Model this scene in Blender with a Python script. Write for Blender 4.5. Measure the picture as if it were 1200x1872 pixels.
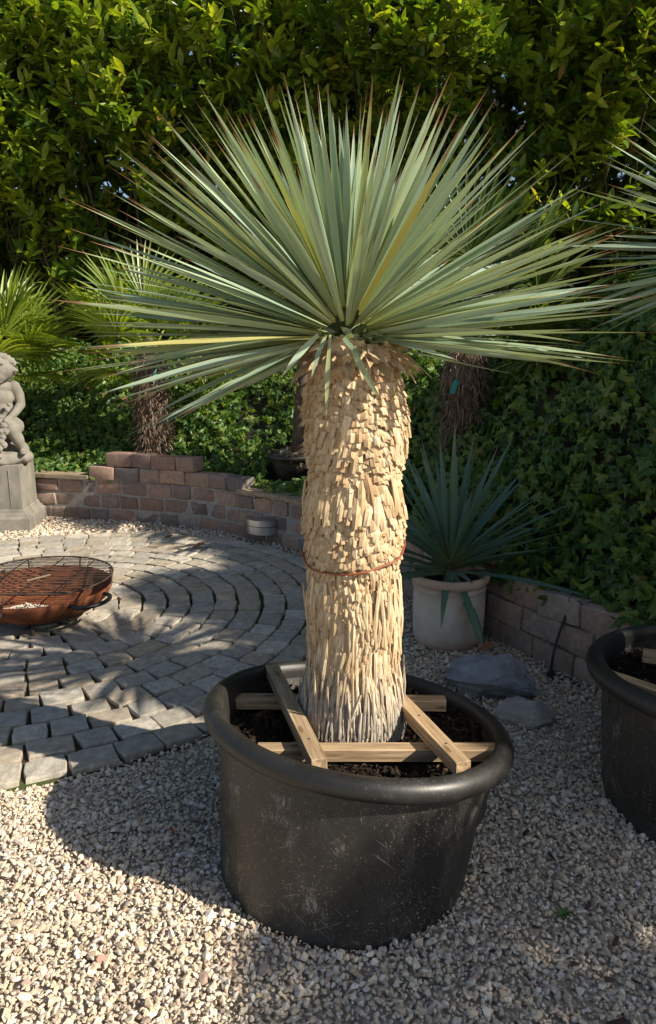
import bpy, bmesh, math, random
import numpy as np
from mathutils import Vector, Matrix, noise
for o in list(bpy.data.objects): bpy.data.objects.remove(o)
random.seed(7); rng = np.random.default_rng(7)
R = math.radians; PI = math.pi
scene = bpy.context.scene
COL = scene.collection
# ------------------------------------------------------------------ camera, sky, sun, exposure
CAMH, PITCH, FPX = 1.5, R(12.5), 1352.0
cam = bpy.data.cameras.new('camera'); cam_o = bpy.data.objects.new('camera', cam); COL.objects.link(cam_o)
cam.sensor_fit = 'VERTICAL'; cam.sensor_height = 24; cam.lens = 24*FPX/1872
cam.clip_end = 500; cam.clip_start = 0.02
cam_o.location = (0, 0, CAMH); cam_o.rotation_euler = (PI/2-PITCH, 0, 0); scene.camera = cam_o
SUN_EL, SUN_AZ = R(35), R(-67)             # the sun stands to the right, a little behind the viewer
SUNV = Vector((-math.sin(SUN_AZ)*math.cos(SUN_EL), -math.cos(SUN_AZ)*math.cos(SUN_EL), math.sin(SUN_EL)))
w = bpy.data.worlds.new('World'); scene.world = w; w.use_nodes = True
nt = w.node_tree; bg = nt.nodes['Background']; sky = nt.nodes.new('ShaderNodeTexSky')
sky.sky_type = 'NISHITA'; sky.sun_disc = False; sky.sun_elevation = SUN_EL
sky.sun_rotation = math.atan2(SUNV.x, SUNV.y) % (2*PI)
bg.inputs['Strength'].default_value = 0.07; nt.links.new(sky.outputs[0], bg.inputs[0])
sl = bpy.data.lights.new('sun', 'SUN'); sl.energy = 5.0; sl.angle = R(0.55); sl.color = (1, 0.91, 0.76)
so = bpy.data.objects.new('sun', sl); COL.objects.link(so)
so.rotation_euler = SUNV.to_track_quat('Z', 'Y').to_euler(); so.location = SUNV*20
scene.view_settings.view_transform = 'Standard'; scene.view_settings.look = 'None'
scene.view_settings.gamma = 1; scene.view_settings.use_curve_mapping = False
scene.view_settings.exposure = 0.75
scene.render.engine = 'CYCLES'
scene.cycles.max_bounces = 8; scene.cycles.transparent_max_bounces = 8

# ------------------------------------------------------------------ helpers
def proj(P):
    P = np.atleast_2d(P); x, y, z = P[:, 0], P[:, 1], P[:, 2]-CAMH
    D = y*math.cos(PITCH)-z*math.sin(PITCH); v = -(y*math.sin(PITCH)+z*math.cos(PITCH))
    Ds = np.where(D > .05, D, .05)
    return np.stack([600+FPX*x/Ds, 936+FPX*v/Ds, D], 1)
def in_frame(P, m=20):
    q = proj(P); return (q[:, 2] > .1) & (q[:, 0] > -m) & (q[:, 0] < 1200+m) & (q[:, 1] > -m) & (q[:, 1] < 1872+m)
def at_y(px, py, y):                       # a pixel's point on the vertical plane at depth y
    a = PITCH+math.atan((py-936)/FPX); z = CAMH-y*math.tan(a)
    D = y*math.cos(PITCH)+(CAMH-z)*math.sin(PITCH); return Vector(((px-600)/FPX*D, y, z))
def at_z(px, py, z=0.0):                   # a pixel's point on a level plane
    a = PITCH+math.atan((py-936)/FPX); d = (CAMH-z)/math.tan(a)
    return Vector(((px-600)/FPX*(d*math.cos(PITCH)+(CAMH-z)*math.sin(PITCH)), d, z))
def tag(o, label=None, cat=None, group=None, kind=None):
    if label: o['label'] = label
    if cat: o['category'] = cat
    if group: o['group'] = group
    if kind: o['kind'] = kind
    return o
def obj(name, me, parent=None, mat=None, M=None, loc=None):
    o = bpy.data.objects.new(name, me); COL.objects.link(o)
    if mat and me and not me.materials: me.materials.append(mat)
    if M is not None: o.matrix_basis = M
    if loc is not None: o.location = loc
    if parent:
        o.parent = parent
    return o
def empty(name, loc, rz=0):
    o = bpy.data.objects.new(name, None); COL.objects.link(o); o.location = loc; o.rotation_euler[2] = rz
    o.empty_display_size = .05; return o
def mesh_np(name, V, F, uv=None, rnd=None, smooth=False, mat=None):
    V = np.asarray(V, np.float32); F = np.asarray(F, np.int32); m, k = F.shape
    me = bpy.data.meshes.new(name)
    me.vertices.add(len(V)); me.vertices.foreach_set('co', V.ravel())
    me.loops.add(m*k); me.loops.foreach_set('vertex_index', F.ravel())
    me.polygons.add(m); me.polygons.foreach_set('loop_start', np.arange(0, m*k, k, dtype=np.int32))
    me.polygons.foreach_set('loop_total', np.full(m, k, np.int32))
    me.polygons.foreach_set('use_smooth', np.full(m, smooth, bool))
    if uv is not None:
        l = me.uv_layers.new(name='UVMap'); l.data.foreach_set('uv', np.asarray(uv, np.float32)[F.ravel()].ravel())
    if rnd is not None:
        a = me.attributes.new('rnd', 'FLOAT', 'POINT'); a.data.foreach_set('value', np.asarray(rnd, np.float32))
    me.update(); me.validate()
    if mat: me.materials.append(mat)
    return me
def instance(base, Ms, Ls, rnd=None):
    """base: list of (V,F,uv) variants; Ms (n,3,3), Ls (n,3) -> joined arrays"""
    n = len(Ls); rnd = rng.random(n) if rnd is None else rnd
    which = rng.integers(0, len(base), n); VV, FF, UU, RR = [], [], [], []; off = 0
    for b, (V, F, uv) in enumerate(base):
        idx = np.where(which == b)[0]
        if not len(idx): continue
        P = np.einsum('nij,vj->nvi', Ms[idx], V)+Ls[idx][:, None]
        VV.append(P.reshape(-1, 3))
        FF.append((F[None]+(np.arange(len(idx))*len(V))[:, None, None]).reshape(-1, F.shape[1])+off)
        UU.append(np.tile(uv, (len(idx), 1))); RR.append(np.repeat(rnd[idx], len(V))); off += len(idx)*len(V)
    return np.concatenate(VV), np.concatenate(FF), np.concatenate(UU), np.concatenate(RR)
def rand_rot(n, r=rng):
    q = r.normal(size=(n, 4)); q /= np.linalg.norm(q, axis=1)[:, None]; w, x, y, z = q.T
    return np.stack([np.stack([1-2*(y*y+z*z), 2*(x*y-z*w), 2*(x*z+y*w)], 1),
                     np.stack([2*(x*y+z*w), 1-2*(x*x+z*z), 2*(y*z-x*w)], 1),
                     np.stack([2*(x*z-y*w), 2*(y*z+x*w), 1-2*(x*x+y*y)], 1)], 1)
def frame(d, up, roll=0.0):
    """columns: side, direction, normal"""
    d = np.asarray(d, float); d = d/np.linalg.norm(d); s = np.cross(d, up); l = np.linalg.norm(s)
    s = s/l if l > 1e-5 else np.array([1., 0, 0]); n = np.cross(s, d)
    c, k = math.cos(roll), math.sin(roll); s2 = s*c+n*k; n2 = np.cross(s2, d)
    return np.stack([s2, d, n2], 1)
def M4(m3, loc, sc=1.0):
    m = np.eye(4); m[:3, :3] = m3*sc; m[:3, 3] = loc; return Matrix(m.tolist())
class MB:
    def __init__(s): s.v = []; s.f = []
    def box(s, c, size, rz=0, M=None):
        x, y, z = [q/2 for q in size]; b = len(s.v); ca, sa = math.cos(rz), math.sin(rz)
        for p in [(-x,-y,-z),(x,-y,-z),(x,y,-z),(-x,y,-z),(-x,-y,z),(x,-y,z),(x,y,z),(-x,y,z)]:
            q = Vector((p[0]*ca-p[1]*sa, p[0]*sa+p[1]*ca, p[2])) if M is None else M @ Vector(p)
            s.v.append(tuple(q+Vector(c)))
        s.f += [tuple(b+i for i in q) for q in [(3,2,1,0),(4,5,6,7),(0,1,5,4),(1,2,6,5),(2,3,7,6),(3,0,4,7)]]
        return s
    def tube(s, pts, rad, n=8, cap=True):
        pts = [Vector(p) for p in pts]; rads = rad if hasattr(rad, '__len__') else [rad]*len(pts)
        b0 = len(s.v); prev = None
        for i, p in enumerate(pts):
            t = (pts[min(i+1, len(pts)-1)]-pts[max(i-1, 0)]).normalized()
            if prev is None:
                a = Vector((0, 0, 1)) if abs(t.z) < .9 else Vector((1, 0, 0)); u = t.cross(a).normalized()
            else: u = (prev-t*prev.dot(t)).normalized()
            prev = u; vv = t.cross(u)
            for k in range(n):
                a = 2*PI*k/n; s.v.append(tuple(p+(u*math.cos(a)+vv*math.sin(a))*rads[i]))
        for i in range(len(pts)-1):
            for k in range(n):
                a, b = b0+i*n+k, b0+i*n+(k+1) % n; s.f.append((a, b, b+n, a+n))
        if cap:
            s.f.append(tuple(b0+k for k in range(n))[::-1]); e = b0+(len(pts)-1)*n; s.f.append(tuple(e+k for k in range(n)))
        return s
    def lathe(s, prof, n=48, c=(0, 0, 0), a0=0, a1=2*PI):
        b0 = len(s.v); full = abs(a1-a0-2*PI) < 1e-6; m = n if full else n+1
        for r, z in prof:
            for k in range(m):
                a = a0+(a1-a0)*k/n; s.v.append((c[0]+r*math.cos(a), c[1]+r*math.sin(a), c[2]+z))
        for i in range(len(prof)-1):
            for k in range(n):
                a = b0+i*m+k; b = b0+i*m+(k+1) % m; s.f.append((a, b, b+m, a+m))
        return s
    def mesh(s, name, mat=None, smooth=False, bevel=0, bseg=2):
        me = bpy.data.meshes.new(name); me.from_pydata(s.v, [], s.f)
        if bevel:
            bm = bmesh.new(); bm.from_mesh(me)
            bmesh.ops.bevel(bm, geom=bm.edges[:], offset=bevel, segments=bseg, affect='EDGES', profile=.6)
            bm.to_mesh(me); bm.free()
        if smooth: me.polygons.foreach_set('use_smooth', [True]*len(me.polygons))
        if mat: me.materials.append(mat)
        me.update(); return me
def catmull(P, n):
    P = [np.array(p, float) for p in P]; P = [2*P[0]-P[1]]+P+[2*P[-1]-P[-2]]; out = []
    for i in range(1, len(P)-2):
        for t in np.linspace(0, 1, n, endpoint=False):
            a, b, c, d = P[i-1], P[i], P[i+1], P[i+2]
            out.append(.5*(2*b+(c-a)*t+(2*a-5*b+4*c-d)*t*t+(3*b-a-3*c+d)*t**3))
    out.append(P[-2]); return np.array(out)

# ------------------------------------------------------------------ materials
class NT:
    def __init__(s, name):
        s.m = bpy.data.materials.new(name); s.m.use_nodes = True; s.t = s.m.node_tree; s.b = s.t.nodes['Principled BSDF']
        s.out = s.t.nodes['Material Output']
    def n(s, typ, **k):
        q = s.t.nodes.new('ShaderNode'+typ)
        for a, v in k.items():
            if a.startswith('i_'):
                key = a[2:].replace('_', ' '); q.inputs[int(key) if key.isdigit() else key].default_value = v
            else: setattr(q, a, v)
        return q
    def l(s, a, b): s.t.links.new(a, b)
    def ramp(s, fac, stops, interp='LINEAR'):
        r = s.n('ValToRGB'); r.color_ramp.interpolation = interp; e = r.color_ramp.elements
        while len(e) < len(stops): e.new(.5)
        for i, (p, c) in enumerate(stops): e[i].position = p; e[i].color = (*c, 1) if len(c) == 3 else c
        if fac is not None: s.l(fac, r.inputs[0])
        return r.outputs[0]
    def mix(s, fac, a, b, mode='MIX'):
        q = s.n('Mix', data_type='RGBA', blend_type=mode)
        for i, v in ((0, fac), (6, a), (7, b)):
            if hasattr(v, 'is_output'): s.l(v, q.inputs[i])
            else: q.inputs[i].default_value = v if i == 0 or len(v) == 4 else (*v, 1)
        return q.outputs[2]
    def math(s, op, a, b=0.0):
        q = s.n('Math', operation=op)
        for i, v in ((0, a), (1, b)):
            if hasattr(v, 'is_output'): s.l(v, q.inputs[i])
            else: q.inputs[i].default_value = v
        return q.outputs[0]
    def noise(s, scale, det=4, vec=None, rough=.6):
        q = s.n('TexNoise'); q.inputs['Scale'].default_value = scale; q.inputs['Detail'].default_value = det; q.inputs['Roughness'].default_value = rough
        if vec is not None: s.l(vec, q.inputs['Vector'])
        return q.outputs[0]
    def pos(s, sc=None):
        p = s.n('NewGeometry').outputs['Position']
        if sc:
            m = s.n('Mapping'); m.inputs['Scale'].default_value = sc; s.l(p, m.inputs['Vector']); return m.outputs[0]
        return p
    def rnd(s, src):
        if src == 'obj': return s.n('ObjectInfo').outputs['Random']
        return s.n('Attribute', attribute_name='rnd').outputs['Fac']
    def bump(s, h, strength=.3, dist=.01):
        q = s.n('Bump'); q.inputs['Strength'].default_value = strength; q.inputs['Distance'].default_value = dist
        s.l(h, q.inputs['Height']); s.l(q.outputs[0], s.b.inputs['Normal'])
    def col(s, c):
        if hasattr(c, 'is_output'): s.l(c, s.b.inputs['Base Color'])
        else: s.b.inputs['Base Color'].default_value = (*c, 1)
    def rough(s, v, spec=None):
        s.b.inputs['Roughness'].default_value = v
        if spec is not None: s.b.inputs['Specular IOR Level'].default_value = spec
    def translucent(s, c, amt):
        t = s.n('BsdfTranslucent'); mx = s.n('MixShader'); mx.inputs[0].default_value = amt
        s.l(c, t.inputs[0]); s.l(s.b.outputs[0], mx.inputs[1]); s.l(t.outputs[0], mx.inputs[2]); s.l(mx.outputs[0], s.out.inputs[0])
def stony(name, stops, src='obj', amt=.5, sc=30, bump=.3, bsc=120, rough=.85, extra=None, dist=.004):
    q = NT(name); base = q.ramp(q.rnd(src), stops); p = q.pos()
    nz = q.ramp(q.noise(sc, 5, p), [(.25, (1-amt,)*3), (.75, (1+amt*.5,)*3)])
    c = q.mix(1.0, base, nz, 'MULTIPLY')
    if extra: c = extra(q, c, p)
    q.col(c); q.rough(rough, .3); q.bump(q.noise(bsc, 4, p), bump, dist); return q.m
def leafy(name, stops, src, trans, rough=.35, tcol=(1.25, 1.35, .35), spec=.5, vein=True):
    q = NT(name); base = q.ramp(q.rnd(src), stops)
    uv = q.n('UVMap').outputs[0]; sx = q.n('SeparateXYZ'); q.l(uv, sx.inputs[0])
    c = base
    if vein:
        mid = q.math('LESS_THAN', q.math('ABSOLUTE', q.math('SUBTRACT', sx.outputs[0], .5)), .035)
        c = q.mix(q.math('MULTIPLY', mid, .35), c, (.3, .36, .12))
    nz = q.ramp(q.noise(25, 3, q.pos()), [(.3, (.75,)*3), (.7, (1.15,)*3)]); c = q.mix(1.0, c, nz, 'MULTIPLY')
    q.col(c); q.rough(rough, spec); q.translucent(q.mix(1.0, c, tcol, 'MULTIPLY'), trans); return q.m
def wood_mat(name, c0, c1):
    q = NT(name); tc = q.n('TexCoord'); mp = q.n('Mapping'); mp.inputs['Scale'].default_value = (3, 55, 55); q.l(tc.outputs['Object'], mp.inputs[0])
    g = q.noise(1.6, 5, mp.outputs[0]); mp2 = q.n('Mapping'); mp2.inputs['Scale'].default_value = (1.5, 9, 9); q.l(tc.outputs['Object'], mp2.inputs[0])
    big = q.noise(2.0, 3, mp2.outputs[0]); c = q.ramp(g, [(.34, tuple(x*.75 for x in c0)), (.62, c1)])
    kn = q.n('TexVoronoi'); kn.inputs['Scale'].default_value = 1.0; mk = q.n('Mapping'); mk.inputs['Scale'].default_value = (7, 22, 22); q.l(tc.outputs['Object'], mk.inputs[0]); q.l(mk.outputs[0], kn.inputs['Vector']); c = q.mix(q.ramp(kn.outputs['Distance'], [(.10, (.7,)*3), (.2, (0, 0, 0))]), c, (.13, .07, .035))
    c = q.mix(1.0, c, q.ramp(big, [(.3, (.7, .68, .66)), (.7, (1.1, 1.08, 1.05))]), 'MULTIPLY')
    c = q.mix(1.0, c, q.ramp(q.rnd('obj'), [(0, (.85, .86, .9)), (1, (1.1, 1.03, .95))]), 'MULTIPLY')
    q.col(c); q.rough(.75, .25); q.bump(g, .35, .003); return q.m

GRAVEL = [(0, (.56, .44, .31)), (.2, (.66, .55, .41)), (.45, (.71, .63, .52)), (.62, (.54, .45, .35)), (.75, (.67, .53, .36)), (.84, (.58, .45, .36)), (.92, (.78, .74, .67)), (.96, (.48, .34, .27)), (1, (.28, .22, .18))]
m_gravel = stony('gravel_stone', GRAVEL, 'attr', .25, 90, .25, 300, .85, dist=.002)
def _ground():
    q = NT('gravel_bed'); v = q.n('TexVoronoi'); v.inputs['Scale'].default_value = 60; q.l(q.pos(), v.inputs['Vector'])
    sp = q.n('SeparateColor'); q.l(v.outputs['Color'], sp.inputs[0])
    c = q.ramp(sp.outputs[0], [(0, (.30, .25, .19)), (.5, (.46, .40, .32)), (1, (.55, .49, .41))])
    q.col(c); q.rough(.9, .2); inv = q.math('SUBTRACT', 1.0, v.outputs['Distance']); q.bump(inv, .8, .01); return q.m
m_ground = _ground()
def _joint():
    q = NT('joint_soil'); p = q.pos(); c = q.ramp(q.noise(140, 4, p), [(.3, (.035, .026, .018)), (.7, (.11, .085, .06))])
    moss = q.ramp(q.noise(3.2, 3, p), [(.50, (0, 0, 0)), (.60, (1, 1, 1))]); c = q.mix(moss, c, q.ramp(q.noise(200, 3, p), [(.3, (.035, .055, .012)), (.7, (.10, .13, .03))]))
    q.col(c); q.rough(.95, .1); q.bump(q.noise(250, 4, p), .8, .01); return q.m
m_joint = _joint()
def _sett_extra(q, c, p):
    st = q.noise(1.0, 4, q.pos((70, 18, 30))); c = q.mix(q.ramp(st, [(.45, (0, 0, 0)), (.7, (.55,)*3)]), c, (.30, .25, .19))
    dirt = q.noise(9, 4, p); return q.mix(q.ramp(dirt, [(.52, (0, 0, 0)), (.75, (.55,)*3)]), c, (.16, .15, .125))
m_sett = stony('sett_stone', [(0, (.42, .36, .28)), (.2, (.52, .47, .40)), (.4, (.36, .34, .30)), (.55, (.48, .39, .28)), (.7, (.42, .36, .28)), (.85, (.50, .46, .39)), (1, (.60, .54, .45))], 'obj', .4, 26, .7, 120, .8, _sett_extra)
m_sett_s = stony('sett_stone_joined', [(0, (.40, .36, .30)), (.5, (.36, .345, .315)), (1, (.50, .42, .31))], 'attr', .35, 26, .45, 160, .8, _sett_extra)
def _brick_extra(q, c, p):
    d = q.noise(14, 5, p); c = q.mix(q.ramp(d, [(.48, (0, 0, 0)), (.72, (.6,)*3)]), c, (.17, .13, .12))
    e = q.noise(5, 4, q.pos((1, 1, 2.2))); return q.mix(q.ramp(e, [(.55, (0, 0, 0)), (.8, (.45,)*3)]), c, (.42, .38, .34))
BRICK = [(0, (.17, .13, .115)), (.2, (.38, .225, .165)), (.38, (.24, .175, .15)), (.55, (.44, .29, .215)), (.7, (.18, .155, .15)), (.85, (.40, .31, .25)), (1, (.47, .28, .185))]
m_brick = stony('brick_block', BRICK, 'obj', .35, 40, .6, 200, .9, _brick_extra)
m_block = stony('dry_stacked_block', [(0, (.30, .22, .18)), (.35, (.42, .31, .24)), (.6, (.21, .19, .19)), (.8, (.45, .29, .21)), (1, (.37, .30, .26))], 'obj', .35, 40, .6, 200, .9, _brick_extra)
m_mortar = stony('mortar', [(0, (.36, .33, .30)), (1, (.36, .33, .30))], 'obj', .3, 30, .6, 200, .95)
m_statue = stony('cast_stone', [(0, (.25, .23, .195)), (1, (.25, .23, .195))], 'obj', .3, 12, .35, 180, .85,
                 lambda q, c, p: q.mix(q.ramp(q.noise(7, 5, q.pos((1, 1, .5))), [(.46, (0, 0, 0)), (.68, (.65,)*3)]), c, (.13, .12, .10)))
m_rock_d = stony('slate_rock', [(0, (.25, .265, .29)), (1, (.25, .265, .29))], 'obj', .6, 9, 1.0, 40, .7, dist=.014, extra=
                 lambda q, c, p: q.mix(q.ramp(q.noise(1.5, 5, q.pos((8, 8, 50))), [(.45, (0, 0, 0)), (.7, (.5,)*3)]), c, (.33, .32, .31)))
m_rock_l = stony('pale_rock', [(0, (.36, .34, .30)), (1, (.36, .34, .30))], 'obj', .5, 14, .5, 70, .85)
def _straw(src):
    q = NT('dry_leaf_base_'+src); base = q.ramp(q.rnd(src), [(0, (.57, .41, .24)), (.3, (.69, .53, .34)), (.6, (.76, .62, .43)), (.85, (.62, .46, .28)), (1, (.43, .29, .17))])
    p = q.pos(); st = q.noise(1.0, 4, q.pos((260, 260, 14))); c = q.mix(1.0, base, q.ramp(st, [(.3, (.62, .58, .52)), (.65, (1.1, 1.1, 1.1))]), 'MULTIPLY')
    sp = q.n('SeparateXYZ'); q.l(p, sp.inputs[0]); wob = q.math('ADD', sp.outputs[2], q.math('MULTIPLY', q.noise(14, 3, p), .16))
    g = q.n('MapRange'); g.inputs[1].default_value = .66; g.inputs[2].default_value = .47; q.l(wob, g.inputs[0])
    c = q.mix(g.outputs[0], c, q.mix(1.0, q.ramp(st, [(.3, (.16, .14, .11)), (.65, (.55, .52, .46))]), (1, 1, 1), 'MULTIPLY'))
    tip = q.n('UVMap').outputs[0]; sx = q.n('SeparateXYZ'); q.l(tip, sx.inputs[0])
    c = q.mix(q.math('MULTIPLY', sx.outputs[1], .45), c, (.26, .17, .09))  # browner cut ends, also painting in the shade of the crevices
    q.col(c); q.rough(.8, .2); q.bump(st, .5, .003); return q.m
m_straw, m_straw_s = _straw('obj'), _straw('attr')
def _yleaf(src, body, edge, tipc, name):
    q = NT(name+src); r = q.rnd(src); uv = q.n('UVMap').outputs[0]; sx = q.n('SeparateXYZ'); q.l(uv, sx.inputs[0]); u, v = sx.outputs[0], sx.outputs[1]
    c = q.ramp(r, body); e = q.math('ABSOLUTE', q.math('SUBTRACT', u, .5))
    lines = q.n('TexWave'); lines.inputs['Scale'].default_value = 3.2; lines.inputs['Distortion'].default_value = .3; q.l(uv, lines.inputs[0])
    c = q.mix(1.0, c, q.ramp(lines.outputs[1], [(0, (.88,)*3), (1, (1.07,)*3)]), 'MULTIPLY')
    nz = q.noise(18, 4, q.pos()); c = q.mix(q.ramp(nz, [(.62, (0, 0, 0)), (.8, (.30,)*3)]), c, (.36, .36, .13))
    c = q.mix(q.ramp(e, [(.43, (0, 0, 0)), (.47, (.85,)*3)]), c, edge)
    c = q.mix(q.ramp(v, [(0, (.7,)*3), (.22, (0, 0, 0))]), c, (.40, .40, .15))
    tp = q.math('ADD', v, q.math('MULTIPLY', q.math('SUBTRACT', r, .5), .10)); c = q.mix(q.ramp(tp, [(.90, (0, 0, 0)), (.955, (.9,)*3)]), c, tipc)
    q.col(c); q.rough(.45, .45); q.translucent(q.mix(1.0, c, (1.15, 1.15, .45), 'MULTIPLY'), .2); return q.m
YB = [(0, (.20, .30, .21)), (.35, (.36, .46, .38)), (.65, (.28, .39, .29)), (.92, (.32, .40, .23)), (.985, (.37, .38, .15)), (1, (.42, .34, .12))]
m_yl, m_yl_s = [_yleaf(s, YB, (.60, .54, .16), (.24, .09, .05), 'silver_yucca_leaf_') for s in ('obj', 'attr')]
m_yl2 = _yleaf('obj', [(0, (.07, .14, .11)), (.5, (.10, .19, .14)), (1, (.14, .22, .14))], (.10, .17, .10), (.20, .14, .07), 'green_yucca_leaf_')
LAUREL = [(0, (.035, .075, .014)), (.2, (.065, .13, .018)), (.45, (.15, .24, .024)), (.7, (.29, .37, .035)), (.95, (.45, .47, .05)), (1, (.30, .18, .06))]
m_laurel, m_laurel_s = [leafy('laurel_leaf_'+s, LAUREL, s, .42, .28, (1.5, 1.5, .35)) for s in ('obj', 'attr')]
m_ivy = leafy('ivy_leaf', [(0, (.035, .085, .022)), (.35, (.068, .15, .03)), (.7, (.115, .205, .036)), (.93, (.19, .27, .045)), (.985, (.21, .24, .06)), (1, (.24, .12, .06))], 'attr', .38, .42, (1.5, 1.5, .4), .4)
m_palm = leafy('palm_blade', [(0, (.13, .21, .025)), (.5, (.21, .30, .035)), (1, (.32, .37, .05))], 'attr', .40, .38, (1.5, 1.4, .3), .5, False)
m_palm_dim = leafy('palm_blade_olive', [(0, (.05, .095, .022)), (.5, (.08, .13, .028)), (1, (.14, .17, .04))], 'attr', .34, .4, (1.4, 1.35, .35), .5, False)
m_bark = stony('stem_bark', [(0, (.10, .075, .05)), (1, (.16, .12, .085))], 'obj', .4, 25, .6, 90, .9)
m_fibre = stony('palm_fibre', [(0, (.10, .065, .04)), (.5, (.23, .16, .11)), (1, (.40, .30, .22))], 'attr', .3, 60, .4, 200, .95)
m_husk = stony('palm_husk', [(0, (.12, .08, .055)), (1, (.16, .11, .075))], 'obj', .5, 30, .9, 120, .95)
m_bank = stony('bank_soil', [(0, (.03, .028, .016)), (1, (.03, .028, .016))], 'obj', .5, 20, .8, 90, .95)
m_soil = stony('potting_soil', [(0, (.012, .008, .005)), (.6, (.03, .019, .012)), (.9, (.07, .04, .022)), (1, (.16, .095, .05))], 'attr', .4, 200, .6, 400, .95)
m_mulch = stony('straw_mulch', [(0, (.20, .15, .10)), (1, (.46, .38, .28))], 'attr', .3, 90, .2, 200, .9)
m_wood = wood_mat('batten_pine', (.34, .24, .14), (.58, .44, .28))
m_wood_g = wood_mat('weathered_board', (.26, .21, .15), (.46, .38, .27))
def _tub(nm='black_tub_plastic', dust=1.0):
    q = NT(nm); p = q.pos(); c = q.ramp(q.noise(4, 5, p), [(.3, (.008, .008, .009)), (.75, (.026, .024, .021))])
    film = q.noise(2.3, 6, q.pos((1, 1, .6)), .65); c = q.mix(q.ramp(film, [(.44, (0, 0, 0)), (.66, (.7*dust,)*3)]), c, (.055, .047, .037))
    streak = q.noise(1.0, 5, q.pos((17, 17, 4.5)), .7); c = q.mix(q.ramp(streak, [(.56, (0, 0, 0)), (.76, (.30*dust,)*3)]), c, (.12, .115, .105))
    for sc_, keep, amt, rad_ in ((95, .66, .75, .24), (210, .62, .6, .30), (42, .86, .6, .15)):
        v = q.n('TexVoronoi'); v.inputs['Scale'].default_value = sc_; q.l(p, v.inputs['Vector']); sp = q.n('SeparateColor'); q.l(v.outputs['Color'], sp.inputs[0])
        dots = q.math('MULTIPLY', q.math('LESS_THAN', v.outputs['Distance'], rad_), q.math('GREATER_THAN', sp.outputs[0], keep))
        dots = q.math('MULTIPLY', dots, q.ramp(q.noise(3.5, 4, p), [(.36, (.05,)*3), (.62, (1, 1, 1))])); c = q.mix(q.math('MULTIPLY', dots, amt*dust), c, (.27, .235, .185))
    for sx_, sy_, sz_, rx in ((9, 9, 210, .45), (11, 11, 170, -.7), (170, 170, 9, .15)):
        m = q.n('Mapping'); m.inputs['Scale'].default_value = (sx_, sy_, sz_); m2 = q.n('Mapping'); m2.inputs['Rotation'].default_value = (0, rx, rx*.4); q.l(p, m2.inputs[0]); q.l(m2.outputs[0], m.inputs[0])
        sc2 = q.noise(1.0, 2, m.outputs[0]); msk = q.ramp(q.noise(6, 3, p), [(.5, (0, 0, 0)), (.62, (1, 1, 1))]); c = q.mix(q.math('MULTIPLY', q.ramp(sc2, [(.66, (0, 0, 0)), (.70, (.42*dust,)*3)]), msk), c, (.34, .32, .29))
    sf = q.math('MULTIPLY', q.ramp(q.noise(7, 2, p), [(.60, (0, 0, 0)), (.68, (1, 1, 1))]), q.ramp(q.noise(120, 4, q.pos((1, 1, .25)), .8), [(.48, (0, 0, 0)), (.56, (.6*dust,)*3)])); c = q.mix(sf, c, (.30, .28, .25))
    q.col(c); rg = q.ramp(film, [(.35, (.38,)*3), (.7, (.62,)*3)]); q.l(rg, q.b.inputs['Roughness']); q.b.inputs['Specular IOR Level'].default_value = .5; q.bump(q.noise(45, 5, p), .15, .004); return q.m
m_tub = _tub(); m_rim = _tub('black_tub_rim', .25)
def _rust():
    q = NT('rusty_steel'); p = q.pos(); c = q.ramp(q.noise(14, 6, p, .7), [(.3, (.05, .018, .010)), (.5, (.14, .046, .020)), (.72, (.27, .095, .038))])
    q.col(c); q.rough(.85, .25); q.bump(q.noise(160, 4, p), .4, .003); return q.m
m_rust = _rust()
def plain(name, c, rough=.5, metal=0, amt=.15, sc=30):
    q = NT(name); k = q.ramp(q.noise(sc, 4, q.pos()), [(.3, tuple(x*(1-amt) for x in c)), (.7, tuple(min(1, x*(1+amt)) for x in c))])
    q.col(k); q.rough(rough); q.b.inputs['Metallic'].default_value = metal; return q.m
m_iron = plain('dark_iron', (.045, .028, .02), .7, 0, .4, 60); m_black = plain('black_rubber', (.012, .012, .013), .45)
m_steel = plain('brushed_steel', (.56, .57, .59), .36, 1, .1, 12); m_dark = plain('dark_slot', (.01, .01, .01), .6)
m_wire = plain('copper_brown_cord', (.26, .07, .03), .5, 0, .2, 60); m_tag = plain('turquoise_plastic', (.02, .36, .34), .4)
m_screw = plain('zinc_screw', (.55, .53, .5), .35, 1)
def _terra():
    q = NT('limewashed_terracotta'); p = q.pos(); c = q.ramp(q.noise(7, 5, p), [(.3, (.52, .40, .31)), (.55, (.60, .53, .46)), (.75, (.68, .63, .57))])
    sp = q.n('SeparateXYZ'); q.l(p, sp.inputs[0]); hz = q.math('ADD', sp.outputs[2], q.math('MULTIPLY', q.noise(12, 4, p), .10))
    low = q.n('MapRange'); low.inputs[1].default_value = .13; low.inputs[2].default_value = .07; q.l(hz, low.inputs[0]); c = q.mix(q.math('MULTIPLY', low.outputs[0], .7), c, (.46, .28, .19))
    hi = q.n('MapRange'); hi.inputs[1].default_value = .355; hi.inputs[2].default_value = .375; q.l(hz, hi.inputs[0]); c = q.mix(q.math('MULTIPLY', hi.outputs[0], .6), c, (.48, .29, .20))
    q.col(c); q.rough(.85, .2); q.bump(q.noise(70, 4, p), .2, .004); return q.m
m_terra = _terra()
m_deadleaf = plain('dead_leaf', (.26, .10, .035), .6, 0, .3, 60); m_chip = plain('dark_bark_chip', (.05, .028, .022), .8, 0, .4, 60)
m_red = plain('red_pebble', (.45, .07, .05), .6); m_pink = plain('reddish_stone', (.34, .19, .15), .8); m_weed = plain('weed_leaf', (.05, .12, .02), .5)

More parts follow.
